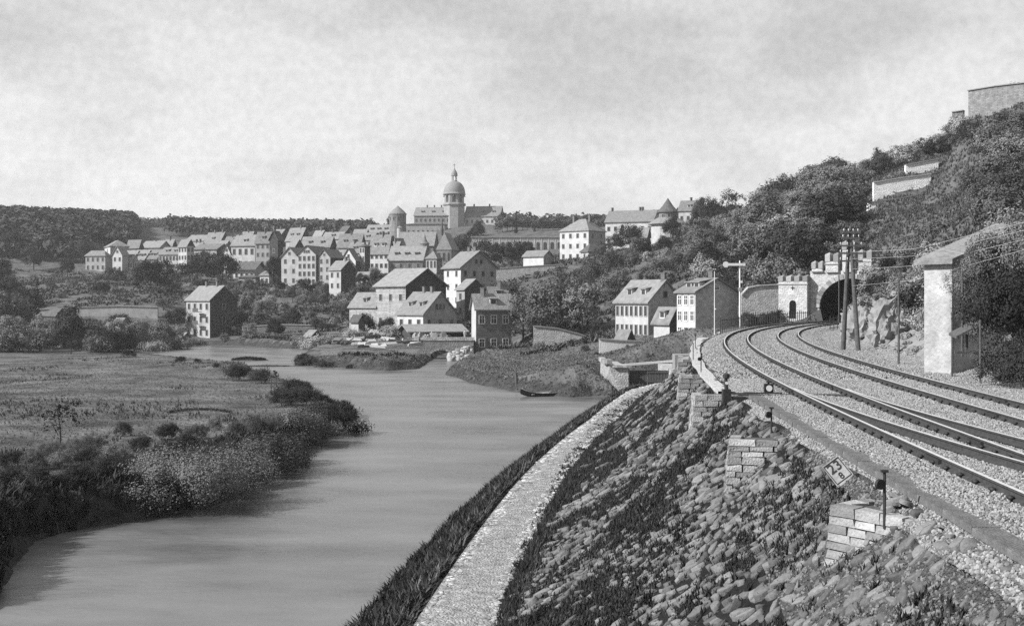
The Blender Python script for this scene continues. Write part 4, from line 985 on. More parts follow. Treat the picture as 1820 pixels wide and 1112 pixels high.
# --- huts at the left shore
house('dark low hut in front of the long garden wall', 76, 100, 118, 572, 560, 549, 286, 40, 'R', 'timber', 'timber', 'roof_dark', name='hut', cat='hut')
house('pale garden shed by the far shore', 205, 217, 220, 582, 572, 566, 262, 20, 'R', 'plaster', 'plaster_grey', 'roof', name='shed', cat='shed')
house('tiny boat shed at the waterside by the lone house', 316, 326, 336, 606, 598, 592, 252, 40, 'R', 'timber_pale', 'timber', 'roof_light', name='shed', cat='shed')
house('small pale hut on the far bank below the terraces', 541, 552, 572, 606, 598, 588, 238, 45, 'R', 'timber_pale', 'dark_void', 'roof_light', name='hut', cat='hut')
house('porch shed leaning on the mill wing', 624, 637, 645, 592, 570, 561, 232, 45, 'R', 'plaster', 'timber', 'roof_dark', name='shed', cat='shed')

# ------------------------------------------------------------------ castle and church
def windows_flat(root, x0, x1, n, z, w, h, y, frame='frame_grey'):
    for i in range(n): put_window(root, (x0 + (x1-x0)*(i+.5)/n, y, z), 0, w, h, frame)
Zc = 540
def cz(py, Z=Zc): return HC-(py-HY)*Z/F
c0 = W(807.5, 412, Zc); tw = empty('dome_tower', (c0[0], Zc, 0), 'domed church tower with lantern and spike above the castle', 'tower'); k = Zc/F
m = MB(); m.lathe([(5.0, 30), (5.0, cz(366))], 8, ph=R(22.5)); m.build('shaft', 'plaster_grey', tw)
MB().lathe([(5.0, cz(366)), (5.6, cz(365)), (5.6, cz(362.5)), (4.9, cz(361.5))], 8, ph=R(22.5)).build('cornice', 'plaster_grey', tw)
MB().lathe([(4.75, cz(361.5)), (4.75, cz(346))], 8, ph=R(22.5)).build('drum', 'plaster_grey', tw)
for i in range(8):
    t_ = i*math.pi/4; r_ = 4.75*math.cos(R(22.5)) + .03
    MB().prism([(-.75, 0), (.75, 0), (.75, .15), (-.75, .15)], cz(360), cz(350)).lathe([(.75, cz(350)), (.75, cz(350)+.01), (.4, cz(350)+.75)], 10).build('louvre', 'glass', tw, (r_*math.sin(t_), -r_*math.cos(t_), 0), t_)
    MB().add([(-1.9, 0, cz(346.5)), (1.9, 0, cz(346.5)), (0, 0, cz(340)), (-1.9, .8, cz(346.5)), (1.9, .8, cz(346.5)), (0, 1.4, cz(340))], [(0,1,2), (0,2,5,3), (1,4,5,2), (0,3,4,1)]).build('gablet', 'roof', tw, ((r_+.15)*math.sin(t_), -(r_+.15)*math.cos(t_), 0), t_)
MB().lathe([(5.3, cz(346)), (5.3, cz(345))] + [(5.0*math.cos(a)**.8, cz(345) + (cz(322)-cz(345))*math.sin(a)) for a in np.linspace(0, 1.38, 9)] + [(1.4, cz(321))], 16, ph=R(22.5)).build('dome', 'copper', tw, smooth=True)
for i in range(6):
    t_ = i*math.pi/3; MB().tube([(1.05*math.cos(t_), 1.05*math.sin(t_), cz(321.5)), (1.05*math.cos(t_), 1.05*math.sin(t_), cz(312.5))], .2, 6).build('lantern_column', 'plaster_grey', tw)
MB().lathe([(1.6, cz(312.5)), (1.5, cz(311.5)), (1.4, cz(308)), (.9, cz(304)), (.35, cz(301)), (.12, cz(298)), (.1, cz(296))], 12).build('lantern_bulb', 'copper', tw)
MB().tube([(0, 0, cz(298)), (0, 0, cz(291))], .09, 5).lathe([(.0, cz(296)), (.3, cz(295.5)), (.0, cz(295))], 8).box(-.6, .6, -.06, .06, cz(293.6), cz(293)).build('spike', 'iron', tw)
house('long castle range with mansard roof beside the domed tower', 736, 800, 806, 415, 383, 369, 536, 5, 'R', 'plaster_grey', 'plaster_grey', 'roof', (8, 2), (0, 0), 0, (.3, .5, .7), 3, depth=14, name='castle_wing', cat='castle')
house('pale castle wing with long grey roof, on the park side of the dome', 826, 888, 900, 402, 384, 367, 538, 8, 'R', 'plaster_white', 'plaster_grey', 'roof', (7, 1), (0, 0), 0, (.35, .8), 3, depth=13, name='castle_wing', cat='castle')
house('low castle terrace block under the long castle range', 722, 790, 796, 425, 398, 396, 520, 5, 'H', 'plaster_grey', 'plaster_grey', 'roof_dark', (8, 1), (0, 0), depth=8, name='castle_terrace', cat='castle')
# round tower
Zr = 465; p = W(707, 440, Zr); rt = empty('round_tower', (p[0], Zr, 0), 'thick round castle tower with pointed roof and ivy', 'tower')
MB().lathe([(3.3, 25), (3.3, cz(381, Zr))], 20).build('shaft', 'stone_dark', rt, smooth=False)
MB().lathe([(3.55, cz(381.5, Zr)), (3.5, cz(380, Zr)), (2.1, cz(373.5, Zr)), (.9, cz(369, Zr)), (.05, cz(365.5, Zr))], 20).build('roof', 'roof', rt)
for i in range(4):
    t_ = -1.0 + i*.6; put_window(rt, (3.3*math.sin(t_), -3.3*math.cos(t_), cz(392, Zr)), t_, .7, 1.3)
Zr2 = 440; p = W(710.5, 430, Zr2); r2 = empty('stair_turret', (p[0], Zr2, 0), 'small pale stair turret with flat cone in front of the round tower', 'turret')
MB().lathe([(1.05, 25), (1.05, cz(405, Zr2))], 14).build('shaft', 'plaster', r2)
MB().lathe([(1.3, cz(405, Zr2)), (.05, cz(401, Zr2))], 14).build('roof', 'roof_light', r2)
# church: choir with steep roof, long nave roof, spirelet, corner turret
house('gothic church choir with very steep pale roof', 776, 802, 808, 470, 443, 414, 376, 12, 'H', 'stone_dark', 'stone_dark', 'roof_light', (3, 1), (0, 0), 0, depth=9, hip=.12, name='church_choir', cat='church', win=(1.1, 3.2), over=.2)
house('long church nave roof running behind the choir', 708, 770, 778, 452, 436, 413, 392, 6, 'R', 'stone_dark', 'stone_dark', 'roof', (4, 1), (0, 0), 0, depth=10, name='church_nave', cat='church', win=(.9, 1.6))
Zs = 380; p = W(785, 413, Zs); sp = empty('ridge_spirelet', (p[0], Zs+2, cz(418, Zs)), 'thin spirelet on the ridge of the church choir', 'spire')
MB().lathe([(.5, 0), (.5, 1.6), (.62, 1.7), (.3, 3.2), (.03, 6.0)], 8).build('spire', 'roof_dark', sp)
p = W(755, 440, 362); ct = empty('corner_turret', (p[0], 362, cz(480, 362)), 'slim church turret with flared witch-hat roof', 'turret')
MB().lathe([(1.3, -2), (1.3, cz(433, 362)-cz(480, 362))], 12).build('shaft', 'stone_dark', ct)
zt = cz(433, 362)-cz(480, 362)
MB().lathe([(1.55, zt-.1), (1.5, zt), (.8, zt+.7), (.35, zt+1.6), (.03, zt+3.1)], 12).build('roof', 'roof', ct)
# orangery arcade
Za = 410; p0, p1 = W(838, 446, Za), W(1000, 446, Za)
ar = empty('orangery', ((p0[0]+p1[0])/2, Za, p0[2]), 'long low orangery wall with row of arched openings', 'orangery'); hl = (p1[0]-p0[0])/2; ht = cz(422, Za)-p0[2]
MB().box(-hl, hl, 0, 5, -4, ht).build('wall', 'plaster', ar); MB().box(-hl-.3, hl+.3, -.35, 5.2, ht+.004, ht+.45).build('cornice', 'roof_light', ar)
for i in range(13):
    x = -hl + (i+.5)*2*hl/13; w = .62
    MB().add([(-w, -.03, .4), (w, -.03, .4), (w, -.03, 2.5)] + [(w*math.cos(a), -.03, 2.5 + w*math.sin(a)) for a in np.linspace(.3, 2.84, 7)] + [(-w, -.03, 2.5)], [tuple(range(11))]).build('arched_window', 'glass', ar, (x, 0, 0))
    MB().box(-.15, .15, -.08, -.004, 0, ht-.1).build('pilaster', 'plaster_white', ar, (x + hl/13, 0, 0))
# pointed round tower on the garden hill
Zt = 350; p = W(1187, 440, Zt); pt = empty('pointed_tower', (p[0], Zt, 0), 'round tower with tall pointed hat and wide skirt roof', 'tower')
MB().lathe([(4.9, 18), (4.9, cz(398, Zt))], 20).build('lower_wall', 'plaster_white', pt)
MB().lathe([(5.9, cz(399, Zt)), (5.85, cz(397.5, Zt)), (4.2, cz(391, Zt)), (3.0, cz(387, Zt))], 20).build('skirt_roof', 'roof', pt)
MB().lathe([(2.7, cz(392, Zt)), (2.7, cz(377, Zt))], 16).build('upper_wall', 'stone_dark', pt)
MB().lathe([(3.2, cz(378, Zt)), (3.1, cz(376, Zt)), (1.6, cz(366, Zt)), (.04, cz(352, Zt))], 16).build('roof', 'roof_dark', pt)
for t_ in (-.7, 0, .7): put_window(pt, (2.7*math.sin(t_), -2.7*math.cos(t_), cz(388, Zt)), t_, .7, 1.1)
p = W(1208.5, 433, 330); MB().box(-.12, .12, -.1, .1, 0, 2.9).box(-.75, -.12, -.1, .1, 1.9, 2.2).box(.12, .75, -.1, .1, 1.9, 2.2).build('stone_cross', 'white_paint', None, (p[0], 330, p[2]))
tag(bpy.data.objects['stone_cross'], 'small white stone cross among dark trees below the pointed tower', 'cross')

# ------------------------------------------------------------------ garden and terrace walls
def wall_px(pts, Z, thick, label, material='stone_wall', name='stone_wall', cat='wall', top_cap=True, foot_=3.0):
    "pts: (px, py_top[, Z]) along the wall; the wall's foot goes into the ground"
    P3 = [W(q[0], q[1], q[2] if len(q) > 2 else Z) for q in pts]
    c = np.mean([q[:2] for q in P3], axis=0); r = empty(name, (c[0], c[1], min(q[2] for q in P3)-foot_), label, cat); z_ = r.location.z; m = MB(); cap = MB()
    for a, b in zip(P3[:-1], P3[1:]):
        d = (b-a)[:2]; d /= np.linalg.norm(d)+1e-9; n = np.array([-d[1], d[0]])*thick
        q = [a[:2]-c, b[:2]-c, b[:2]+n-c, a[:2]+n-c]; zz = [a[2]-z_, b[2]-z_, b[2]-z_, a[2]-z_]
        m.hexa([(x, y, 0) for x, y in q], [(x, y, z) for (x, y), z in zip(q, zz)])
        q2 = [a[:2]-c-n*.25, b[:2]-c-n*.25, b[:2]+n*1.25-c, a[:2]+n*1.25-c]
        cap.hexa([(x, y, z+.004) for (x, y), z in zip(q2, zz)], [(x, y, z+.16) for (x, y), z in zip(q2, zz)])
    m.build('wall_body', material, r)
    if top_cap: cap.build('coping', 'dressed_stone', r)
    return r
wall_px([(50, 551), (150, 546), (215, 544), (280, 546)], 290, .8, 'long pale retaining wall below the scrub slope', 'plaster', foot_=4.5)
wall_px([(250, 604), (300, 603), (335, 604)], 255, .5, 'low pale wall on the shore beside the lone house', 'plaster', foot_=1.5)
wall_px([(430, 581), (500, 577), (600, 579), (660, 582)], 262, .5, 'dark low terrace wall under the central gardens', 'stone_dark', foot_=2)
wall_px([(480, 596), (540, 592), (640, 592)], 248, .4, 'pale garden terrace edge above the far shore', 'plaster', foot_=1.2)
wall_px([(881, 478), (930, 474), (1000, 470)], 300, .6, 'high garden wall beside the white hut', 'stone_wall', foot_=4)
wall_px([(884, 509), (925, 506)], 270, .6, 'lower garden wall beside the pediment house', 'stone_wall', foot_=3)
wall_px([(948, 580), (990, 584), (1030, 594), (1062, 606)], 178, .7, 'crumbling pale garden wall overgrown with plants by the bank', 'stone_wall', foot_=3.2)
wall_px([(1065, 603), (1100, 606), (1160, 608), (1205, 607)], 156, .6, 'low pale yard wall in front of the white houses', 'plaster_white', foot_=1.6)
wall_px([(1318, 525), (1330, 512), (1350, 508), (1392, 506)], 158, .9, 'stepped pale retaining wall beside the tunnel portal', 'stone_wall', foot_=7)
# hill terraces
wall_px([(1543, 361), (1600, 353), (1640, 345)], 190, .8, 'lowest pale terrace wall high on the wooded hill', 'terrace_white', foot_=8)
wall_px([(1553, 325), (1600, 317), (1655, 310)], 199, .8, 'middle pale terrace wall high on the wooded hill', 'terrace_white', foot_=9)
wall_px([(1610, 294), (1640, 288), (1668, 283)], 207, .8, 'upper short terrace wall high on the wooded hill', 'terrace_white', foot_=9)
wall_px([(1721, 162, 196), (1770, 154, 190), (1840, 146, 184)], 190, 1.0, 'great stone bastion wall on top of the hill', 'stone_dark', foot_=9)
wall_px([(1692, 200, 200), (1712, 197, 199)], 200, 1.0, 'dark stub of ruined wall beside the bastion', 'stone_dark', foot_=7)

# ------------------------------------------------------------------ tunnel portal
th_p = -float(_th(S_PORTAL)); po = RP(S_PORTAL, 2.55, BED_Z-.3)
tp = empty('tunnel_portal', po, 'castellated stone tunnel portal with round arch and stepped turrets', 'tunnel portal', rz=th_p)
Rr, zs_ = 4.0, 2.1                      # arch radius, springing
def pz(py): return HC-(py-HY)*153/F - (BED_Z-.3)
arc = [(-Rr, -1.0)] + [(Rr*math.cos(a), zs_ + Rr*.93*math.sin(a)) for a in np.linspace(math.pi, 0, 25)] + [(Rr, -1.0)]
X0, X1, ztop = -5.2, 6.5, pz(482)
def frontface(y, m, flip):
    n = len(arc); outer = [(X0, -1.0)] + [(min(max(1.9*x, X0), X1), ztop) for x, z in arc[1:-1]] + [(X1, -1.0)]
    outer[1] = (X0, zs_); outer[-2] = (X1, zs_)
    v = [(x, y, z) for x, z in arc] + [(x, y, z) for x, z in outer]
    f = [(i, i+1, n+i+1, n+i) for i in range(n-1)]
    m.add(v, f)
m = MB(); frontface(0, m, 0); frontface(1.2, m, 1)
m.box(X0+.01, X1-.01, .01, 1.19, ztop-.35, ztop+.002); m.box(X0+.003, X0+.35, .012, 1.19, -1, ztop-.01)
n = len(arc)
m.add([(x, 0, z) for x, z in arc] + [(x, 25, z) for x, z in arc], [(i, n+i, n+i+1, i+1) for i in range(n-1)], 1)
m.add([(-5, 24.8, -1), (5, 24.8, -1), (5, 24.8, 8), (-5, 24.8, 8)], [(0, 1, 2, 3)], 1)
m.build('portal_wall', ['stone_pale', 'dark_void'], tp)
for i in range(23):
    a0, a1 = math.pi*i/23 + .008, math.pi*(i+1)/23 - .008; r0, r1 = Rr-.03, Rr+.62
    q = [(r0*math.cos(a0), zs_+r0*.93*math.sin(a0)), (r1*math.cos(a0), zs_+r1*.93*math.sin(a0)), (r1*math.cos(a1), zs_+r1*.93*math.sin(a1)), (r0*math.cos(a1), zs_+r0*.93*math.sin(a1))]
    MB().hexa([(x, -.14, z) for x, z in q], [(x, .3, z) for x, z in q]).build('voussoir', 'dressed_stone', tp)
def turret(x0, x1, z0, z1, y0, y1, nm, merl=2, mh=.75, name='turret'):
    t_ = MB().box(x0, x1, y0, y1, z0, z1).build(name, 'stone_pale', tp)
    w = (x1-x0)/(merl*2-1)
    for i in range(merl):
        xa = x0 + 2*i*w - .05; MB().box(xa, xa+w+.1, y0-.06, y1+.06, z1+.003, z1+mh).add([(xa, y0-.06, z1+mh), (xa+w+.1, y0-.06, z1+mh), (xa+w+.1, y1+.06, z1+mh), (xa, y1+.06, z1+mh), (xa+(w+.1)/2, (y0+y1)/2, z1+mh+.3)], [(0,1,4), (1,2,4), (2,3,4), (3,0,4)]).build('merlon', 'dressed_stone', t_)
    MB().box(x0-.1, x1+.1, y0-.1, y1+.1, z1-.42, z1-.28).build('string_course', 'dressed_stone', t_)
    return t_
turret(-9.0, -5.21, -1.5, pz(500), -1.2, 1.5, 'flank', 4, .6, 'flank_tower')
turret(-4.9, -3.55, ztop-.2, pz(482)+.3, -.25, 1.3, 'a', 2, .75)
turret(-3.1, -1.5, ztop-.2, pz(466), -.35, 1.4, 'b', 2, .9)
turret(-.95, .55, ztop-.2, pz(446), -.35, 1.4, 'c', 2, .9)
turret(1.1, 2.7, ztop-.2, pz(462), -.35, 1.4, 'd', 2, .9)
turret(3.3, 4.8, ztop-.2, pz(478), -.25, 1.3, 'e', 2, .75)
MB().box(-.4, .4, -1.26, -1.203, 0, 1.9).lathe([(.4, 0), (.4, .05)], 16).build('niche_block', 'dark_void', tp, (-7.1, 0, .7))
o = bpy.data.objects['niche_block']; o.name = 'doorway'
nd = MB(); nd.add([(-.45, -1.21, 0), (.45, -1.21, 0)] + [(.45*math.cos(a), -1.21, 1.9+.45*math.sin(a)) for a in np.linspace(0, math.pi, 9)], [tuple(range(11))]); nd.build('doorway_arch', 'dark_void', tp, (-7.1, 0, .7))
bpy.data.objects.remove(o)
MB().box(-.06, .06, -1.215, -1.19, -.25, .25).box(-.25, -.06, -1.215, -1.19, -.06, .06).box(.06, .25, -1.215, -1.19, -.06, .06).build('cross_slit', 'dark_void', tp, (-7.1, 0, pz(512)))

# iron fences near the portal
def fence(pa, pb, h, nb, label, mat_='iron'):
    pa, pb = np.array(pa), np.array(pb); r = empty('iron_fence', pa, label, 'fence'); d = pb-pa; L_ = np.linalg.norm(d[:2]); r.rotation_euler = (0, 0, math.atan2(d[1], d[0])); sl_ = d[2]/L_
    for i in range(nb):
        x = L_*i/(nb-1); big = i % 5 == 0; MB().box(-.04-.02*big, .04+.02*big, -.03, .03, -.3, h*(1.1 if big else 1)).build('picket' if not big else 'post', mat_, r, (x, 0, sl_*x))
    for z in (.2, h*.85):
        MB().hexa([(0,-.02,z), (L_,-.02,z+d[2]), (L_,.02,z+d[2]), (0,.02,z)], [(0,-.02,z+.06), (L_,-.02,z+d[2]+.06), (L_,.02,z+d[2]+.06), (0,.02,z+.06)]).build('bar', mat_, r)
    return r
fence(RP(122, -3.6, 6.5), RP(146.5, -2.3, 6.6), 1.5, 31, 'black iron picket fence on the bend before the tunnel')
fence(RP(112, -4.0, 6.3), RP(121.4, -3.7, 6.4), 1.3, 11, 'short dark fence below the stepped retaining wall')
a = RP(110, 6.6, 6.6); b = RP(123, 6.9, 6.6); fence(RP(112, 6.75, 6.5), RP(131, 6.75, 6.5), 1.35, 8, 'open iron railing at the dark pit beside the inner curve')

# ------------------------------------------------------------------ telegraph A-pole and other poles
pa_, pb_ = G(1498, 620, 6.55), G(1526, 622, 6.55); apx = W(1512, 402, (pa_[1]+pb_[1])/2); b0 = (pa_+pb_)/2
ap = empty('telegraph_pole', b0, 'tall two-legged telegraph pole with cross arms and insulators', 'telegraph pole'); rel = lambda p: np.array(p)-b0
topj = rel(W(1510, 428, b0[1]))
MB().tube([rel(pa_)-np.array([0, 0, .4]), topj + np.array([-.05, 0, 0]), rel(apx)], [.15, .105, .09], 10).build('leg', 'timber', ap)
MB().tube([rel(pb_)-np.array([0, 0, .4]), topj + np.array([.08, 0, -.05])], [.15, .105], 10).build('leg', 'timber', ap)
q1, q2 = rel(W(1530, 534, b0[1])), rel(W(1552, 545, b0[1])); MB().tube([q1, q2], .04, 6).build('stay', 'timber', ap)
zt = topj[2]
for i, (dz, hw_) in enumerate(((.15, .55), (-.3, .7), (-.75, .7), (-1.2, .7), (.5, .5))):
    arm_o = MB().box(-hw_, hw_, -.05, .05, -.05, .05).build('cross_arm', 'timber', ap, topj + np.array([.04, -.13, dz]))
    for x in np.linspace(-hw_+.08, hw_-.08, 4):
        MB().tube([(0, 0, .04), (0, 0, .12)], .012, 5).lathe([(.02, .1), (.038, .12), (.034, .18), (.02, .21), (.01, .22)], 8).build('insulator', 'porcelain', arm_o, (x, 0, 0))
# separate tall post beside it and lineside posts
def post(px, y0, y1, z, r_, label, material='timber', Zf=None, arms=0):
    p = G(px, y1, z) if Zf is None else W(px, y1, Zf); h = (y1-y0)*p[1]/F
    o = empty('post', p, label, 'post'); MB().tube([(0, 0, -.3), (.01, 0, h*.5), (0, 0, h)], [r_, r_*.95, r_*.85], 8).build('shaft', material, o)
    MB().lathe([(r_*1.25, h-.02), (r_*1.25, h+.05), (.01, h+.1)], 8).build('cap', material, o)
    return o, h
post(1491, 473, 576, 6.6, .07, 'slender dark post in front of the tunnel mouth')
post(1597, 500, 642, 6.62, .055, 'thin dark pole standing against the rock cutting')
post(1692, 558, 664, 6.62, .045, 'dark stake in front of the lineside building')
post(1742, 573, 675, 6.62, .045, 'dark stake with round white plate near the lineside building')
o, h = post(1710, 468, 620, 0, .05, 'dark drainpipe pole on the lineside building', Zf=46)
p = G(1742, 675, 6.62); MB().lathe([(.1, 0), (.1, .03)], 14).build('plate', 'white_paint', bpy.data.objects['post.003'], (0, -.07, 2.0)).rotation_euler = (R(90), 0, 0)
p = W(1718, 592, 45.2); aw = empty('awning', p, 'small sloping board awning on the lineside building', 'awning')
MB().hexa([(-.5,-.3,-.2), (.5,-.3,.32), (.5,.5,.42), (-.5,.5,-.1)], [(-.5,-.3,-.1), (.5,-.3,.42), (.5,.5,.52), (-.5,.5,0)]).build('board', 'timber', aw); MB().box(-.48, .55, -.1, 0, -.78, -.68).build('beam', 'timber', aw); MB().box(-.04, .04, -.06, 0, -.7, -.02).build('strut', 'timber', aw)
# telegraph wires from the pole towards the lineside building
for i, (ya, yb_) in enumerate(((440, 452), (452, 470), (470, 490), (500, 512))):
    a = W(1514, ya+8, b0[1]); b = W(1835, yb_-60-i*4, 38); mid = (a+b)/2 - np.array([0, 0, .35])
    tag(MB().tube([a, (a*.6+b*.4) - np.array([0, 0, .3]), mid, b], .008, 4).build('telegraph_wire', 'timber_pale'), ('topmost', 'second', 'third', 'lowest')[i] + ' sagging telegraph wire strung from the two-legged pole', 'wire')

# ------------------------------------------------------------------ semaphore signals
def semaphore(px, y0, y1, Zf, label, arm_y, arm_len, disc, s=1.):
    p = W(px, y1, Zf); z = tz(p[0], p[1]); h = (y1-y0)*Zf/F + p[2] - z; r = empty('semaphore_signal', (p[0], Zf, z), label, 'signal')
    MB().tube([(0, 0, -.3), (0, 0, h)], [.11*s, .07*s], 8).build('mast', 'white_paint', r)
    za = h - (arm_y-y0)*Zf/F
    m = MB().box(-arm_len, .25*s, -.03, .03, -.13*s, .13*s); m.build('arm', 'white_paint', r, (0, -.14*s, za), 0)
    if disc:
        MB().lathe([(.3*s, -.02), (.3*s, .02)], 18).build('arm_disc', 'white_paint', r, (-arm_len-.1*s, -.14*s, za)).rotation_euler = (R(90), 0, 0)
        MB().lathe([(.16*s, -.02), (.16*s, .02)], 14).build('spectacle', 'white_paint', r, (.38*s, -.14*s, za)).rotation_euler = (R(90), 0, 0)
        MB().box(-.13, .2, -.2, .12, h*.55, h*.55+.4).build('lamp_box', 'frame_grey', r); MB().box(.02, .3, -.1, .1, h*.67, h*.67+.25).build('lamp_box', 'white_paint', r)
        m = MB()
        for i in range(14): m.box(.12, .32, -.015, .015, .4+i*.4, .43+i*.4)
        m.box(.32, .35, -.015, .015, .2, 5.9); m.build('ladder', 'frame_grey', r)
    return r
semaphore(1315, 463, 574, 138, 'tall white semaphore signal with round-ended arm by the curve', 470, 1.55, True, 1.15)
semaphore(1270, 482, 593, 122, 'slender white signal mast with small tilted arm in front of the grey gable', 549, .01, False, .55)
o = bpy.data.objects['semaphore_signal.001']
MB().box(-.45, .55, -.03, .03, -.07, .07).build('small_arm', 'white_paint', o, (.1, -.1, (593-546)*122/F + 0.2)).rotation_euler = (0, R(-33), 0)

# ------------------------------------------------------------------ lock by the towpath
lk = empty('canal_lock', (11, 118, 0), 'stone lock head with pale pier and dark timber gates', 'lock')
# pier: battered pale end towards the river, dark flank towards the channel
MB().hexa([(.3, -.6, -1.2), (.62, -.6, -1.2), (.62, 12, -1.2), (-1.4, 12, -1.2)], [(-1.25, 0, 2.75), (.6, 0, 2.75), (.6, 12, 2.75), (-1.25, 12, 2.75)]).build('pier', 'stone_wall', lk)
for i in range(9):
    a0 = i/9; ang = 1.2*a0; 
    MB().hexa([(-.55, -.62, 0), (.0, -.62, 0), (.0, .62, 0), (-.55, .62, 0)], [(-.53, -.6, .42), (-.02, -.6, .42), (-.02, .6, .42), (-.53, .6, .42)]).build('coping_stone', 'dressed_stone', lk, (-1.0 - .0*i, .55 + i*1.26, 2.76 + (.35 if i < 2 else .12)))
for i in range(4):
    MB().hexa([(0, -.3, 0), (.46, -.3, 0), (.46, .55, 0), (0, .55, 0)], [(.01, -.28, .22), (.45, -.28, .22), (.45, .53, .22), (.01, .53, .22)]).build('coping_stone', 'dressed_stone', lk, (-.95 + i*.48, .0, 2.76))
for i in range(9):
    for k in range(12):
        pass
MB().box(.63, .75, .05, 11.9, -1.2, 2.6).build('channel_wall', 'stone_dark', lk)
def leaf_gate(x0, x1, y, nm):
    g_ = MB().box(x0, x1, y, y+.18, -1, 2.3).build('gate', 'timber', lk)
    n_ = 7
    for i in range(n_):
        xa = x0 + (x1-x0)*i/n_; MB().box(xa+.02, xa+(x1-x0)/n_-.02, y-.06, y-.003, -.8, 2.25).build('plank', 'timber', g_)
    for z in (.1, 1.1, 2.05): MB().box(x0, x1, y-.12, y-.063, z, z+.16).build('rail', 'timber', g_)
leaf_gate(.8, 2.85, 3.0, 'a'); leaf_gate(2.95, 5.0, 3.0, 'b')
MB().hexa([(-.2, 2.4, 2.72), (6.2, 2.9, 3.2), (6.2, 3.15, 3.2), (-.2, 2.65, 2.72)], [(-.2, 2.4, 2.94), (6.2, 2.9, 3.42), (6.2, 3.15, 3.42), (-.2, 2.65, 2.94)]).build('balance_beam', 'white_paint', lk)
MB().box(1.6, 1.72, 2.7, 2.85, 2.6, 4.0).build('gate_post', 'timber', lk)
MB().hexa([(4.6, .8, -1), (6.6, .4, -1), (6.9, 12, -1), (5.05, 12, -1)], [(5.05, 1.0, 2.5), (6.6, .8, 2.5), (6.9, 12, 2.5), (5.06, 12, 2.5)]).build('right_abutment', 'stone_wall', lk).name = 'abutment'
MB().hexa([(5.3, .2, 2.0), (6.9, .2, 2.0), (7.2, 3.6, 2.0), (5.5, 3.6, 2.0)], [(5.3, .25, 4.0), (6.9, .25, 4.0), (7.2, 3.6, 4.0), (5.5, 3.6, 4.0)]).build('parapet_block', 'dressed_stone', lk)

# ------------------------------------------------------------------ boat and mooring post
pb0, pb1 = G(925, 704, .05), G(1012, 701, .05); c = (pb0+pb1)/2; d = pb1-pb0; Lb = float(np.linalg.norm(d[:2]))
bt = empty('rowing_boat', (c[0], c[1], 0), 'long dark flat rowing boat moored under the grassy bank', 'boat', rz=math.atan2(d[1], d[0]))
def hull(off, zoff, wsc):
    v = []; secs = 13
    for i in range(secs):
        t_ = i/(secs-1)*2-1; x = t_*Lb/2*(1-off*.03); w = .62*wsc*max(.12, (1-abs(t_)**2.4)); sh = .32 + .5*abs(t_)**2.6; bot = -.12 + .42*abs(t_)**3
        v += [(x, -w, sh+zoff), (x, -w*.72, bot+off*.06), (x, w*.72, bot+off*.06), (x, w, sh+zoff)]
    f = [(4*i+j, 4*i+j+1, 4*i+5+j, 4*i+4+j) for i in range(secs-1) for j in range(3)]
    return v, f, secs
v1, f1, secs = hull(0, 0, 1); v2, f2, _ = hull(1, 0, .9); m = MB(); m.add(v1, f1); m.add(v2, f2, 1); nv = len(v1)
m.add(v1+v2, [(4*i, 4*i+4, nv+4*i+4, nv+4*i) for i in range(secs-1)] + [(4*i+3, 4*i+7, nv+4*i+7, nv+4*i+3) for i in range(secs-1)], 1)
m.add([v1[0], v1[1], v1[2], v1[3]], [(0, 1, 2, 3)]); m.add([v1[-4], v1[-3], v1[-2], v1[-1]], [(0, 1, 2, 3)]); m.build('hull', ['black_paint', 'timber_pale'], bt)
for x in (-.28, 0, .27): MB().box(-.13, .13, -.52, .52, .2, .25).build('thwart', 'timber_pale', bt, (x*Lb, 0, 0))
MB().tube([(-.3*Lb, .2, .3), (.25*Lb, .35, .42)], .025, 5).build('oar', 'timber_pale', bt)
p = G(917, 692, .1); z = tz(p[0], p[1]); mo = empty('mooring_post', (p[0], p[1], z), 'stout dark mooring post at the water edge beside the boat', 'mooring post')
MB().tube([(0, 0, -.6), (.05, 0, .7), (-.02, 0, 1.25)], [.2, .16, .13], 8).build('pile', 'timber', mo); MB().box(-.25, .2, -.12, .12, -.1, .25).build('step', 'timber', mo)
# islets in the river
for k, (a, b, y, ht) in enumerate(((410, 474, 640, .3), (430, 520, 651, .12))):
    p0, p1 = G(a, y, 0), G(b, y, 0); c = (p0+p1)/2; hl = (p1[0]-p0[0])/2; v = []; ring = 22; rr = np.random.default_rng(k)
    for q, (rs_, zz) in enumerate(((1.05, -.3), (1, .03), (.8, ht*.7), (.4, ht))):
        for i in range(ring):
            t_ = i*2*math.pi/ring; j = 1+.18*math.sin(3*t_+k)+rr.uniform(-.06, .06); v.append((hl*rs_*j*math.cos(t_), hl*.2*rs_*j*math.sin(t_), zz))
    f = [(q*ring+i, q*ring+(i+1) % ring, (q+1)*ring+(i+1) % ring, (q+1)*ring+i) for q in range(3) for i in range(ring)] + [tuple(range(3*ring, 4*ring))]
    il = tag(obj('islet', mesh_np('islet', v, f, ['bank_soil'], smooth=True), None, (c[0], c[1], 0)), ('dark weedy islet lying in the far river arm', 'low pale gravel bar behind the meadow tip')[k], 'islet', kind='structure')
    n_ = 500; t_ = rr.uniform(0, 6.28, n_); q = np.sqrt(rr.uniform(0, 1, n_))*.95
    P_ = np.stack([c[0]+hl*q*np.cos(t_), c[1]+hl*.2*q*np.sin(t_), .02 + ht*(1-q)], -1)
    tufts('islet_grass', P_, .35 if k == 0 else .15, 'weed_dark' if k == 0 else 'weed', ('dark reeds growing on the weedy islet', 'thin weeds growing on the gravel bar')[k], 30+k, 8, .6, .08)

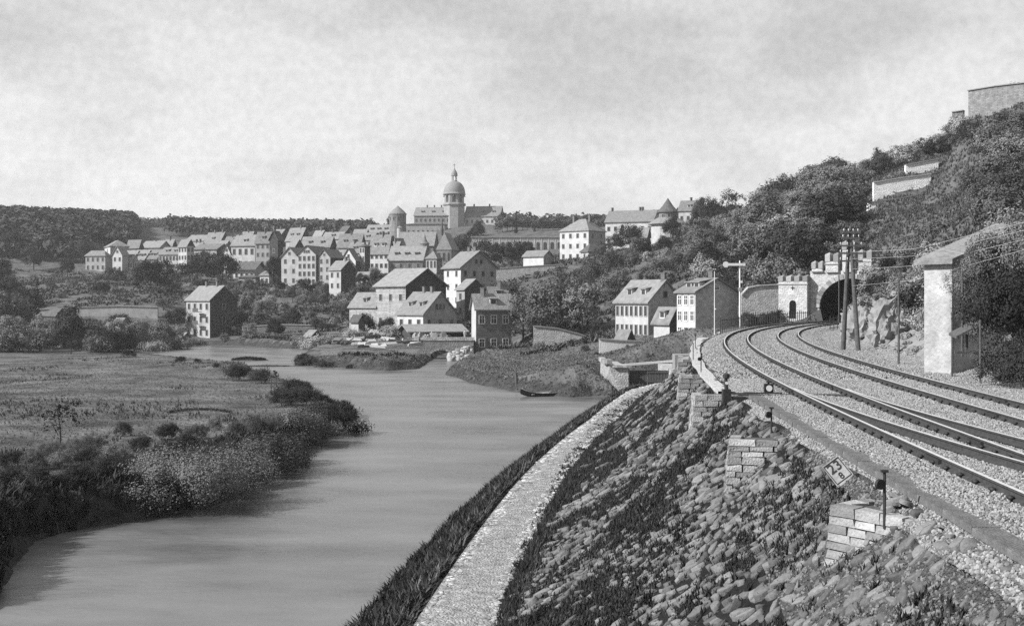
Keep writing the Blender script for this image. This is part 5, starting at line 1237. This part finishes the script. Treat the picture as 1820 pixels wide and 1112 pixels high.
# ------------------------------------------------------------------ stone bridge over the mill creek
Zb = 190; bx0, bx1 = W(752, 610, Zb), W(842, 610, Zb); bc = (bx0+bx1)/2; zb_ = W(790, 605, Zb)[2]
br_ = empty('stone_bridge', (bc[0], Zb, 0), 'low stone arch bridge over the dark mill creek', 'bridge'); hl = (bx1[0]-bx0[0])/2
ax0 = W(784, 0, Zb)[0]-bc[0]; ra = 1.75
arcb = [(ax0-ra, -1)] + [(ax0+ra*math.cos(a), .35+1.1*math.sin(a)) for a in np.linspace(math.pi, 0, 13)] + [(ax0+ra, -1)]
n = len(arcb); outr = [(-hl, -1)] + [(-hl + 2*hl*(i/(n-3)), zb_) for i in range(n-2)] + [(hl, -1)]
m = MB()
for y in (0, 4): m.add([(x, y, z) for x, z in arcb] + [(x, y, z) for x, z in outr], [(i, i+1, n+i+1, n+i) for i in range(n-1)])
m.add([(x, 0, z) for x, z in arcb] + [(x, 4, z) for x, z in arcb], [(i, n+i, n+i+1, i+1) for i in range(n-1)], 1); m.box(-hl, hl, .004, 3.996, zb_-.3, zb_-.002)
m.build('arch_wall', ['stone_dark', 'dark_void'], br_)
for i in range(13):
    a0, a1 = math.pi*i/13+.02, math.pi*(i+1)/13-.02; q = [(ax0+r*math.cos(a), .35+1.1*r/ra*math.sin(a)) for a, r in ((a0, ra), (a0, ra+.4), (a1, ra+.4), (a1, ra))]
    MB().hexa([(x, -.12, z) for x, z in q], [(x, .2, z) for x, z in q]).build('voussoir', 'dressed_stone', br_)
MB().box(-hl, hl, -.1, .35, zb_+.003, zb_+.55).build('parapet', 'stone_wall', br_)
# rubble bank beside the dark brick house
rr = np.random.default_rng(5)
for i in range(46):
    px = rr.uniform(800, 842); lo = 640 - (px-800)*.1; py = rr.uniform(610 + max(0, (835-px))*.55, lo); p = W(px, py, 188 - (py-610)*.12); p[2] = min(p[2], max(tz(p[0], p[1]), -.2) + 2.2)
    o = obj('boulder', tm_[i % 8], None, tuple(p), rr.uniform(0, 6), tuple(rr.uniform(.35, .75, 3)*np.array([1, .9, .8]))); o.data = tm_c[i % 4]
    tag(o, 'pale rubble boulder heaped against the dark brick house', 'boulder', 'rubble boulders by the mill creek')
# timber, planks and stacked goods in the mill yard
rr = np.random.default_rng(8)
for i in range(34):
    px = rr.uniform(600, 742); py = rr.uniform(596, 612); Z = 214 - (py-596)*.8; p = W(px, py, Z); z = tz(p[0], p[1]); l = rr.uniform(1.6, 4.5)
    o = MB().box(-l/2, l/2, -.16, .16, 0, .22).box(-l/2+.1, l/2-.2, -.1, .12, .223, .4).build('timber_balk', 'timber_pale' if rr.random() < .7 else 'timber', None, (p[0], p[1], max(z, p[2]-.6)+.05), rr.uniform(-.8, .8)); o.rotation_euler[1] = rr.uniform(-.12, .12)
    tag(o, 'cut timber balk lying in the mill yard by the water', 'timber', 'timber balks scattered in the mill yard')
for i in range(26):
    px = rr.uniform(735, 800); py = rr.uniform(592, 604); p = W(px, py, 200 + rr.uniform(-3, 4)); z = max(tz(p[0], p[1]), p[2]-.3)
    o = MB().box(-.45, .45, -.3, .3, 0, .5).box(-.3, .3, -.2, .2, .502, .75).build('stone_block', 'dressed_stone', None, (p[0], p[1], z), rr.uniform(-.6, .6)); tag(o, 'pale squared block stacked by the bridge in the mill yard', 'stone block', 'stacked blocks in the mill yard')
for i in range(3):
    a = W(575+i*18, 612, 205); b = W(592+i*18, 601, 209); tag(MB().tube([a, b], .09, 6).build('leaning_pole', 'timber'), 'dark pole leaning down the gravel bank of the mill yard', 'pole', 'poles leaning on the mill yard bank')
# gravel bank of the mill yard
v = [W(575, 622, 196), W(640, 628, 190), W(720, 628, 188), W(735, 612, 200), W(700, 606, 206), W(600, 604, 212)]
# ------------------------------------------------------------------ person on the mill bridge
def person(p, label, hgt=1.68, rz=0):
    me = bpy.data.meshes.new('body'); J = [(0,0,.92), (0,0,1.15), (0,0,1.4), (0,0,1.5), (0,.01,1.62), (.1,0,.9), (.11,.02,.5), (.11,0,.08), (.11,-.12,.03), (-.1,0,.9), (-.11,-.04,.5), (-.12,.02,.08), (-.12,-.1,.03),
        (.2,0,1.38), (.25,.02,1.1), (.24,-.08,.86), (-.2,0,1.38), (-.26,.02,1.12), (-.2,-.14,.95)]
    E_ = [(0,1), (1,2), (2,3), (3,4), (0,5), (5,6), (6,7), (7,8), (0,9), (9,10), (10,11), (11,12), (2,13), (13,14), (14,15), (2,16), (16,17), (17,18)]
    me.from_pydata([tuple(np.array(j)*hgt/1.72) for j in J], E_, []); r = empty('person', p, label, 'person', rz=rz); b = obj('body', me, r); me.materials.append(M_('cloth_pale'))
    sk = b.modifiers.new('skin', 'SKIN'); rad = [.15, .14, .17, .06, .1, .1, .075, .05, .045, .1, .075, .05, .045, .07, .05, .035, .07, .05, .035]
    for i, d_ in enumerate(me.skin_vertices[0].data): d_.radius = (rad[i], rad[i]); d_.use_root = i == 0
    b.modifiers.new('sub', 'SUBSURF').levels = 1; b.modifiers['sub'].render_levels = 1
    MB().lathe([(.02, 1.7), (.1, 1.68), (.105, 1.6), (.06, 1.57)], 10).build('hair', 'cloth_dark', r)
    return r
person((W(826.5, 600, 192.5)[0], 192.3, zb_), 'person in pale clothes standing on the stone bridge', rz=.4)

# ------------------------------------------------------------------ rock outcrops beside the track
def rock(seed, sx, sy, sz):
    import bmesh
    bm = bmesh.new(); bmesh.ops.create_icosphere(bm, subdivisions=4, radius=1.0)
    for v in bm.verts:
        n_ = v.co.normalized(); q = n_*1.7 + Vector((seed*3.1, seed*1.7, 0))
        a = mnoise.noise(q)*.3 + abs(mnoise.noise(q*2.6))*.28 + mnoise.noise(q*7)*.16 + mnoise.noise(q*15)*.09; v.co = n_*(.85+a); v.co.x *= sx; v.co.y *= sy; v.co.z *= sz
    me = bpy.data.meshes.new('rock_outcrop'); bm.to_mesh(me); bm.free(); me.materials.append(M_('rock')); return me
RK = [rock(i, 1, 1, 1) for i in range(4)]
rr = np.random.default_rng(21)
for i in range(26):
    s = rr.uniform(33, 112); o_ = rr.uniform(9.6, 14.5); p = RP(s, o_); z = tz(p[0], p[1]); k = rr.uniform(.7, 1.7)
    if 36 < s < 50 and o_ < 12.5: o_ = 13
    ob = obj('rock_outcrop', RK[i % 4], None, (p[0], p[1], z+.1*k), rr.uniform(0, 6), (k, k*rr.uniform(.8, 1.4), k*rr.uniform(.8, 1.5)))
    tag(ob, 'rugged grey rock jutting from the cutting beside the track', 'rock', 'rocks of the railway cutting')

for i in range(44):
    s = rr.uniform(30, 112); o_ = rr.uniform(9.2, 11.8); k = rr.uniform(.22, .6)
    if 36 < s < 47: continue
    p = RP(s, o_); z = tz(p[0], p[1])
    tag(obj('rock', RK[i % 4], None, (p[0], p[1], z), rr.uniform(0, 6), (k, k*rr.uniform(.8, 1.5), k*rr.uniform(.6, 1.1))), 'loose rock fallen at the foot of the cutting beside the track', 'rock', 'loose rocks below the cutting')
# ------------------------------------------------------------------ planting
gB = 'trees on the slopes below the town'
def many(kind, lst, label, group, cat='tree', **k):
    for px, py, Z, h, *w in lst: plant_px(kind, px, py, Z, h, label, cat, group, wide=w[0] if w else 1., **k)
plant_px('broad_black', 268, 548, 326, 90, 'great round dark tree below the dormered terrace', wide=1.15)
plant_px('broad_black', 350, 514, 358, 64, 'dark tree in front of the tall corner house', wide=1.1)
plant_px('broad_black', 395, 518, 354, 72, 'spreading dark tree under the small pointed gable', wide=1.2)
plant_px('conifer', 66, 548, 322, 52, 'dark fir on the scrub slope by the long retaining wall', wide=1.2)
plant_px('broad_black', 487, 512, 358, 60, 'dark tree hiding the ivy-clad gabled house', wide=.7)
plant_px('broad_black', 489, 622, 240, 54, 'dark bushy tree at the far shore beside the river arm', wide=1.1)
plant_px('sparse', 1064, 622, 163, 62, 'small dark crooked tree by the yard wall of the white houses', wide=.8)
plant_px('sparse', 1303, 402, 300, 70, 'tall open-crowned tree on the skyline by the pointed tower', wide=1.0)
plant_px('conifer', 950, 424, 480, 34, 'lone spire-shaped conifer rising from the park', wide=.5)
plant_px('conifer', 917, 424, 480, 44, 'tall thin conifer beside the castle park wing', wide=.45)
plant_px('sapling', 107, 783, 65, 74, 'thin sapling standing alone in the meadow', cat='sapling', wide=1.4)
plant_px('broad_dark', 126, 628, 202, 78, 'dark-trunked tree at the far end of the meadow', wide=.8)
many('broad', [(30,622,205,60),(70,620,212,55),(165,618,214,50),(205,618,220,52),(240,616,224,46),(285,612,238,40,1.2),(20,600,240,80),(95,612,225,45),(-20,610,220,90)], 'leafy tree in the belt between meadow end and far shore', 'trees at the far end of the meadow')
many('broad_dark', [(15,560,300,70),(-25,560,300,90),(45,575,270,60),(0,520,360,60),(120,500,390,40),(150,470,420,40),(60,490,400,50),(20,470,420,60),(100,460,430,45)], 'dark tree of the wooded spur behind the scrub slope', 'trees of the wooded spur')
many('bush', [(90,525,340,20),(130,520,345,18),(180,505,350,20),(210,500,352,22),(240,525,338,20),(170,530,330,16),(110,540,318,16),(205,535,325,18),(300,500,352,26),(310,530,330,26),(285,560,300,22)], 'bush on the scrub slope above the retaining wall', 'bushes on the scrub slope', 'shrub')
many('broad', [(440,560,300,44),(465,575,285,44),(520,545,312,36),(545,560,296,46),(575,555,300,40),(600,575,276,40),(440,530,330,36),(620,560,280,40),(560,590,262,26,1.3),(640,545,300,40)], 'tree on the terraced slope under the tall gable row', gB)
many('broad_dark', [(500,525,335,26),(540,525,330,30),(580,530,325,26),(640,515,335,30),(665,510,340,30),(520,580,270,30),(310,590,268,44),(425,590,265,40),(650,600,236,40),(685,602,232,38)], 'dark tree on the terraced slope between the stone houses', gB)
many('pale', [(480,555,300,34),(505,565,290,30),(550,580,272,30),(590,590,262,26),(445,600,252,26),(640,580,262,26),(665,500,350,28),(715,598,228,30),(310,610,250,28),(285,606,252,26)], 'pale leafy tree on the slope and shore below the town', gB)
many('bush_pale', [(560,612,228,20),(590,608,232,16),(530,614,232,18),(630,604,225,22),(700,600,224,24),(400,608,250,16),(345,612,246,14),(300,612,246,14)], 'pale bush along the far shore below the mill', 'bushes of the far shore', 'shrub')
rb = np.random.default_rng(15)
for i in range(70):
    px, py, Z = rb.uniform(60, 660), rb.uniform(505, 600), 0; Z = 372 - (py-500)*1.15 + rb.uniform(-8, 8)
    if 325 < px < 425 and py > 560: continue
    if 50 < px < 290 and 540 < py < 580: continue
    plant_px(('bush', 'bush_dark', 'bush_pale')[i % 3], px, py, Z, rb.uniform(12, 26), ('leafy', 'dark', 'pale')[i % 3] + ' garden bush on the slopes under the town houses', 'shrub', 'garden bushes under the town', wide=rb.uniform(.9, 1.4))
gG = 'trees of the garden hill'
many('broad', [(930,600,196,86),(962,606,188,104,.95),(1000,600,190,96),(1035,602,186,100,.9),(905,560,230,60),(1075,560,215,72),(1010,560,225,60),(960,560,232,60),(1100,545,222,70),(1050,520,250,60),(1085,500,262,56),(1120,495,262,50),(1150,525,225,56),(1175,520,222,60),(1070,470,300,40),(1130,465,300,44)], 'leafy tree of the gardens between brick house and white houses', gG)
many('broad_dark', [(870,470,345,44),(910,468,345,38),(935,466,350,34),(845,444,425,44,.9),(818,462,395,44),(850,425,470,30),(1095,465,315,50),(1120,440,340,40),(1195,440,338,52),(1235,436,335,48),(1060,540,235,44),(1145,480,280,50),(1215,460,300,44),(1262,408,320,56,.8),(1245,402,330,46,.7),(1285,415,300,50,.8),(700,428,478,44,.6),(1180,470,280,46)], 'dark tree crowding the castle and garden hill', gG)
many('pale', [(1180,505,250,52),(1205,500,238,56),(1150,500,262,44),(1225,480,255,50),(980,570,215,44),(1100,580,190,40),(900,590,205,40),(1240,520,205,50),(1190,540,205,44)], 'pale leafy tree on the garden hill slope', gG)
many('far_tree', [(x, 424, 480+(x*7) % 30, 26+(x*13) % 16) for x in range(884, 1052, 9)] + [(x, 404, 560, 30) for x in range(830, 900, 10)] + [(x, 410, 520, 20) for x in range(1060, 1080, 10)], 'park tree in the line behind the orangery', 'trees of the castle park')
many('bush', [(960,618,174,10),(985,622,172,9),(1040,622,164,9),(1085,640,140,9),(1060,634,148,9),(1115,630,146,9),(1150,618,150,9)], 'bush on the bank below the crumbling garden wall', 'bushes under the garden wall', 'shrub')
# wooded hill above the tunnel
rr = np.random.default_rng(42); placed = []
gH = 'trees of the wooded hill above the railway'
terr = [(1540, 1680, 195, 222)]
def ok_spot(x, y, mind):
    return all((x-a)**2 + (y-b)**2 > mind*mind for a, b in placed)
tries = 0; nH = {'broad': 0}
while tries < 9000 and len(placed) < 290:
    tries += 1
    y = rr.uniform(30, 275); u = rr.uniform(1235, 1900); x = (u-910)*y/F
    s_, o_ = to_so(np.array([x]), np.array([y])); s_, o_ = s_[0], o_[0]
    if s_ < S_PORTAL - 1 and o_ < 12.0: continue
    if o_ < 9 and y < 168: continue
    if s_ >= S_PORTAL - 1 and (x < 36 and y < 172): continue
    z = tz(x, y); v_ = HY + F*(HC-z)/y
    if v_ < 175 or v_ > 640: continue
    if 1530 < u < 1680 and v_ < 420 and 140 < y < 235 and 275 < v_: 
        if rr.random() < .85: continue
    if u > 1690 and v_ < 250 and y > 150 and rr.random() < .6: continue
    if 1640 < u < 1800 and y < 52: continue
    far = y > 120; mind = 4.0 if far else 2.8
    if not ok_spot(x, y, mind): continue
    top_v = HY + F*(HC-z-5)/y
    if 1500 < u < (1690 if y > 185 else 1745) and y < 222 and 230 < top_v < 376: continue
    if u > 1690 and y < 200 and top_v < 185: continue
    placed.append((x, y)); q = rr.random()
    if far:
        kd = 'broad' if q < .4 else 'broad_dark' if q < .62 else 'pale' if q < .85 else 'bush'
        h = rr.uniform(5.5, 9.5) if kd != 'bush' else rr.uniform(2, 3)
        if u > 1500: h *= .66
        if u < 1340: h *= .72
    else:
        kd = 'bush' if q < .4 else 'bush_dark' if q < .6 else 'bush_pale' if q < .82 else 'broad'
        h = rr.uniform(1.6, 3.2) if kd != 'broad' else rr.uniform(3.5, 5.0)
        if o_ < 16: h = min(h, 1.9)
    lab = {'broad': 'leafy tree of the wooded hill above railway and tunnel', 'broad_dark': 'dark tree of the wooded hill above railway and tunnel', 'pale': 'pale leafy tree of the wooded hill above railway and tunnel',
           'bush': 'scrubby bush on the steep slope above the rock cutting', 'bush_dark': 'dark scrubby bush on the steep slope above the rock cutting', 'bush_pale': 'pale scrubby bush on the steep slope above the rock cutting'}[kd]
    where = 'beyond the white houses' if u < 1390 else 'over the tunnel portal' if u < 1515 else 'around the terrace walls' if u < 1690 else 'under the bastion wall'
    lab = lab.replace('above railway and tunnel', where).replace('on the steep slope above the rock cutting', 'on the steep slope ' + where)
    plant(kd, x, y, h, lab, 'shrub' if 'bush' in kd else 'tree', gH if 'bush' not in kd else 'bushes of the slope above the cutting', z=z, wide=rr.uniform(.9, 1.3))
# creeper on the lineside building and foliage over the portal's edge
for px, py, Z, h in ((1768, 575, 45, 90), (1775, 640, 43, 80), (1800, 660, 41, 80), (1752, 520, 46, 70), (1800, 560, 44, 110), (1722, 492, 46.6, 52), (1735, 535, 46.3, 60), (1745, 470, 46, 60), (1790, 470, 45, 100), (1768, 440, 46, 52), (1815, 455, 44.5, 100), (1815, 690, 40, 60), (1738, 690, 45.4, 34)):
    p = W(px, py, Z); plant('near_bush' if px % 20 else 'near_bush_dark', p[0], p[1], h*Z/F*1.1, 'creeper mass climbing over the lineside building', 'creeper', 'creepers on the lineside building', z=p[2]-.8, wide=.8)
for px, py, Z, h in ((1566, 585, 132, 66), (1585, 560, 126, 70), (1560, 600, 118, 40), (1540, 610, 108, 34), (1575, 620, 100, 40), (1600, 590, 110, 60), (1570, 520, 140, 60), (1525, 480, 165, 44), (1480, 470, 170, 40), (1440, 480, 170, 36), (1400, 490, 170, 40), (1380, 572, 153, 20), (1350, 578, 150, 22), (1330, 580, 150, 24)):
    plant_px('broad' if h > 50 else 'bush_dark' if h < 35 else 'bush', px, py, Z, h, 'foliage crowding round the tunnel portal', 'shrub', 'foliage beside the tunnel portal', wide=1.0)
for i in range(34):
    s = 34 + i*2.4 + rr.uniform(-2, 2); o_ = rr.uniform(10, 14)
    if 34 < s < 50: o_ += 4
    p = RP(s, o_); plant(('bush', 'bush_pale', 'bush_dark')[i % 3], p[0], p[1], rr.uniform(1.0, 2.4), 'small bush rooted among the rocks of the cutting', 'shrub', 'bushes among the cutting rocks', wide=1.1)
for i in range(24):
    px = rr.uniform(-10, 310); Z = rr.uniform(203, 236); p = W(px, 0, Z)
    plant(('bush', 'bush_pale', 'bush_dark')[i % 3], p[0], Z, rr.uniform(2, 4), ('leafy', 'pale', 'dark')[i % 3] + ' bush under the trees at the far end of the meadow', 'shrub', 'bushes at the far end of the meadow', wide=1.1)
# meadow bank shrubs
lbl = 'shrub on the meadow bank'
q = G(325, 908, .0); plant('near_bush_pale', q[0], q[1]+.3, 3.0, 'big pale willow bush leaning over the river from the meadow', 'shrub', z=.05, wide=1.15)
plant_px('near_bush_pale', 262, 900, 53, 60, 'smaller pale willow bush beside the big one on the meadow bank', 'shrub', wide=.8)
gM = 'shrubs along the meadow bank'
many('near_bush_dark', [(20,900,50,70),(70,910,50,60),(130,900,51,60),(180,890,53,70),(230,880,55,60),(150,850,58,50),(300,850,60,60),(330,820,64,50),(250,820,64,46),(400,830,62,50),(500,805,68,46),(575,748,83,40),(600,745,84,28),(525,700,104,30),(500,712,100,26),(545,710,100,28),(20,850,57,50),(300,790,70,40)], 'dark shrub crowding the meadow bank', gM, 'shrub')
many('near_bush', [(390,870,57,54),(430,840,60,56),(470,820,64,60),(420,800,70,46),(460,790,72,50),(500,780,76,50),(530,780,76,50),(555,770,78,40),(350,790,70,40),(60,860,56,50),(110,850,57,50),(200,840,60,50),(380,770,76,30),(440,760,80,28),(300,770,76,24),(220,775,72,26)], 'leafy shrub crowding the meadow bank', gM, 'shrub')
many('near_bush_pale', [(90,830,60,50),(160,815,62,46),(470,780,74,40)], 'pale shrub crowding the meadow bank', gM, 'shrub')
many('near_bush_dark', [(425,668,135,24),(385,656,150,12),(350,648,160,12),(320,643,165,12),(465,660,130,8),(230,632,190,14)], 'dark shrub at the far edge of the meadow', 'shrubs of the far meadow edge', 'shrub')
plant_px('sapling', 482, 688, 116, 36, 'thin bare shrub at the water by the meadow tip', cat='sapling', wide=1.3)
many('bush_dark', [(545,640,172,6),(580,648,168,7),(620,653,165,6),(665,655,163,7),(705,653,164,7),(535,634,182,7),(735,648,172,7)], 'dark low bush along the mill spit', 'bushes of the mill spit', 'shrub')

# ------------------------------------------------------------------ far woods (one mass)
rr = np.random.default_rng(77)
def wood(name, rects, n, leaf, per, hgt, rad, label, material='leaf_far'):
    cs = []
    for (u0, u1, z0, z1) in rects:
        u = rr.uniform(u0, u1, n); y = rr.uniform(z0, z1, n); x = (u-910)*y/F; cs.append(np.stack([x, y], -1))
    cs = np.concatenate(cs); z = terrain(cs[:, 0], cs[:, 1]); h = hgt*rr.uniform(.7, 1.25, len(cs)); 
    d = rr.normal(size=(len(cs), per, 3)); d /= np.linalg.norm(d, axis=2)[:, :, None]; d[:, :, 2] = np.abs(d[:, :, 2])*1.0 - .25
    pos = np.stack([cs[:, 0], cs[:, 1], z + h*.5], -1)[:, None, :] + d * (rad*rr.uniform(.7, 1.1, (len(cs), per)))[:, :, None] * np.array([1, 1, 1.1])
    nr = d.reshape(-1, 3) + np.array([0, 0, .3]); v, f = leaf_quads(pos.reshape(-1, 3), nr, leaf, rr, .35)
    tag(obj(name, mesh_np(name, v, f, [material])), label, 'wood', kind='stuff')
mat('wood_leaf', .045, var=.75, scale=.13)
wood('far_wood', [(-80, 720, 760, 1250)], 6000, 1.6, 13, 8, 4.2, 'distant wooded ridge behind the town', 'wood_leaf')
wood('spur_wood', [(-120, 150, 420, 640), (120, 235, 480, 640)], 1500, 1.1, 26, 8, 3.8, 'dark wooded spur behind the outer end of the town', 'wood_leaf')
wood('ridge_wood', [(300, 660, 520, 620)], 700, 1.0, 18, 7, 3.2, 'grey line of trees on the skyline behind the roofs', 'wood_leaf')
wood('park_wood', [(880, 1320, 520, 660)], 900, 1.0, 18, 7, 3.4, 'grey park wood on the skyline behind the garden hill', 'wood_leaf')
u = rr.uniform(-40, 1250, 36000); y = rr.uniform(170, 400, 36000); x = (u-910)*y/F; z = terrain(x, y); d_ = river_sd(x, y); s_, o_ = to_so(x, y)
ok = (d_ > 2) & (z > 1.2) & (o_ < -6) & (vnoise(x/9, y/9) + vnoise(x/3, y/3)*.6 > -.12); x, y, z = x[ok], y[ok], z[ok]
tufts('town_slope_scrub', np.stack([x, y, z], -1), .9, 'weed', 'low scrub and garden growth on the slopes below the town', 42, 5, 1.1, .14)
# scrub leaves spread over the steep slope between the bushes
u = rr.uniform(1300, 1900, 36000); y = rr.uniform(38, 230, 36000); x = (u-910)*y/F; s_, o_ = to_so(x, y); ok = ((o_ > 11.0) | ((s_ > S_PORTAL+1) & (y > 155))) & (rr.random(len(x)) < np.clip(y/140, .3, 1)); x, y = x[ok], y[ok]
tufts('hillside_undergrowth', on_ground(x, y), .4, 'weed', 'low undergrowth covering the hillside between the bushes', 41, 5, 1.2, .11)

# ------------------------------------------------------------------ haze
hz = MB().box(-1300, 1300, -300, 2700, -4, 150).build('haze', [])
mh = bpy.data.materials.new('haze'); mh.use_nodes = True; tt = mh.node_tree; tt.nodes.clear()
oo_ = tt.nodes.new('ShaderNodeOutputMaterial'); pv_ = tt.nodes.new('ShaderNodeVolumePrincipled')
pv_.inputs['Color'].default_value = (.9, .9, .9, 1); pv_.inputs['Density'].default_value = .0002; pv_.inputs['Anisotropy'].default_value = .2
tt.links.new(pv_.outputs[0], oo_.inputs['Volume']); hz.data.materials.append(mh)
tag(hz, 'thin pale summer haze over the whole valley', 'haze', kind='stuff')
print('OBJECTS TOTAL', len(bpy.data.objects), 'TRIS', sum(sum(len(p.vertices)-2 for p in m.polygons) if len(m.polygons) < 3000 else len(m.loops)-2*len(m.polygons) for m in bpy.data.meshes))
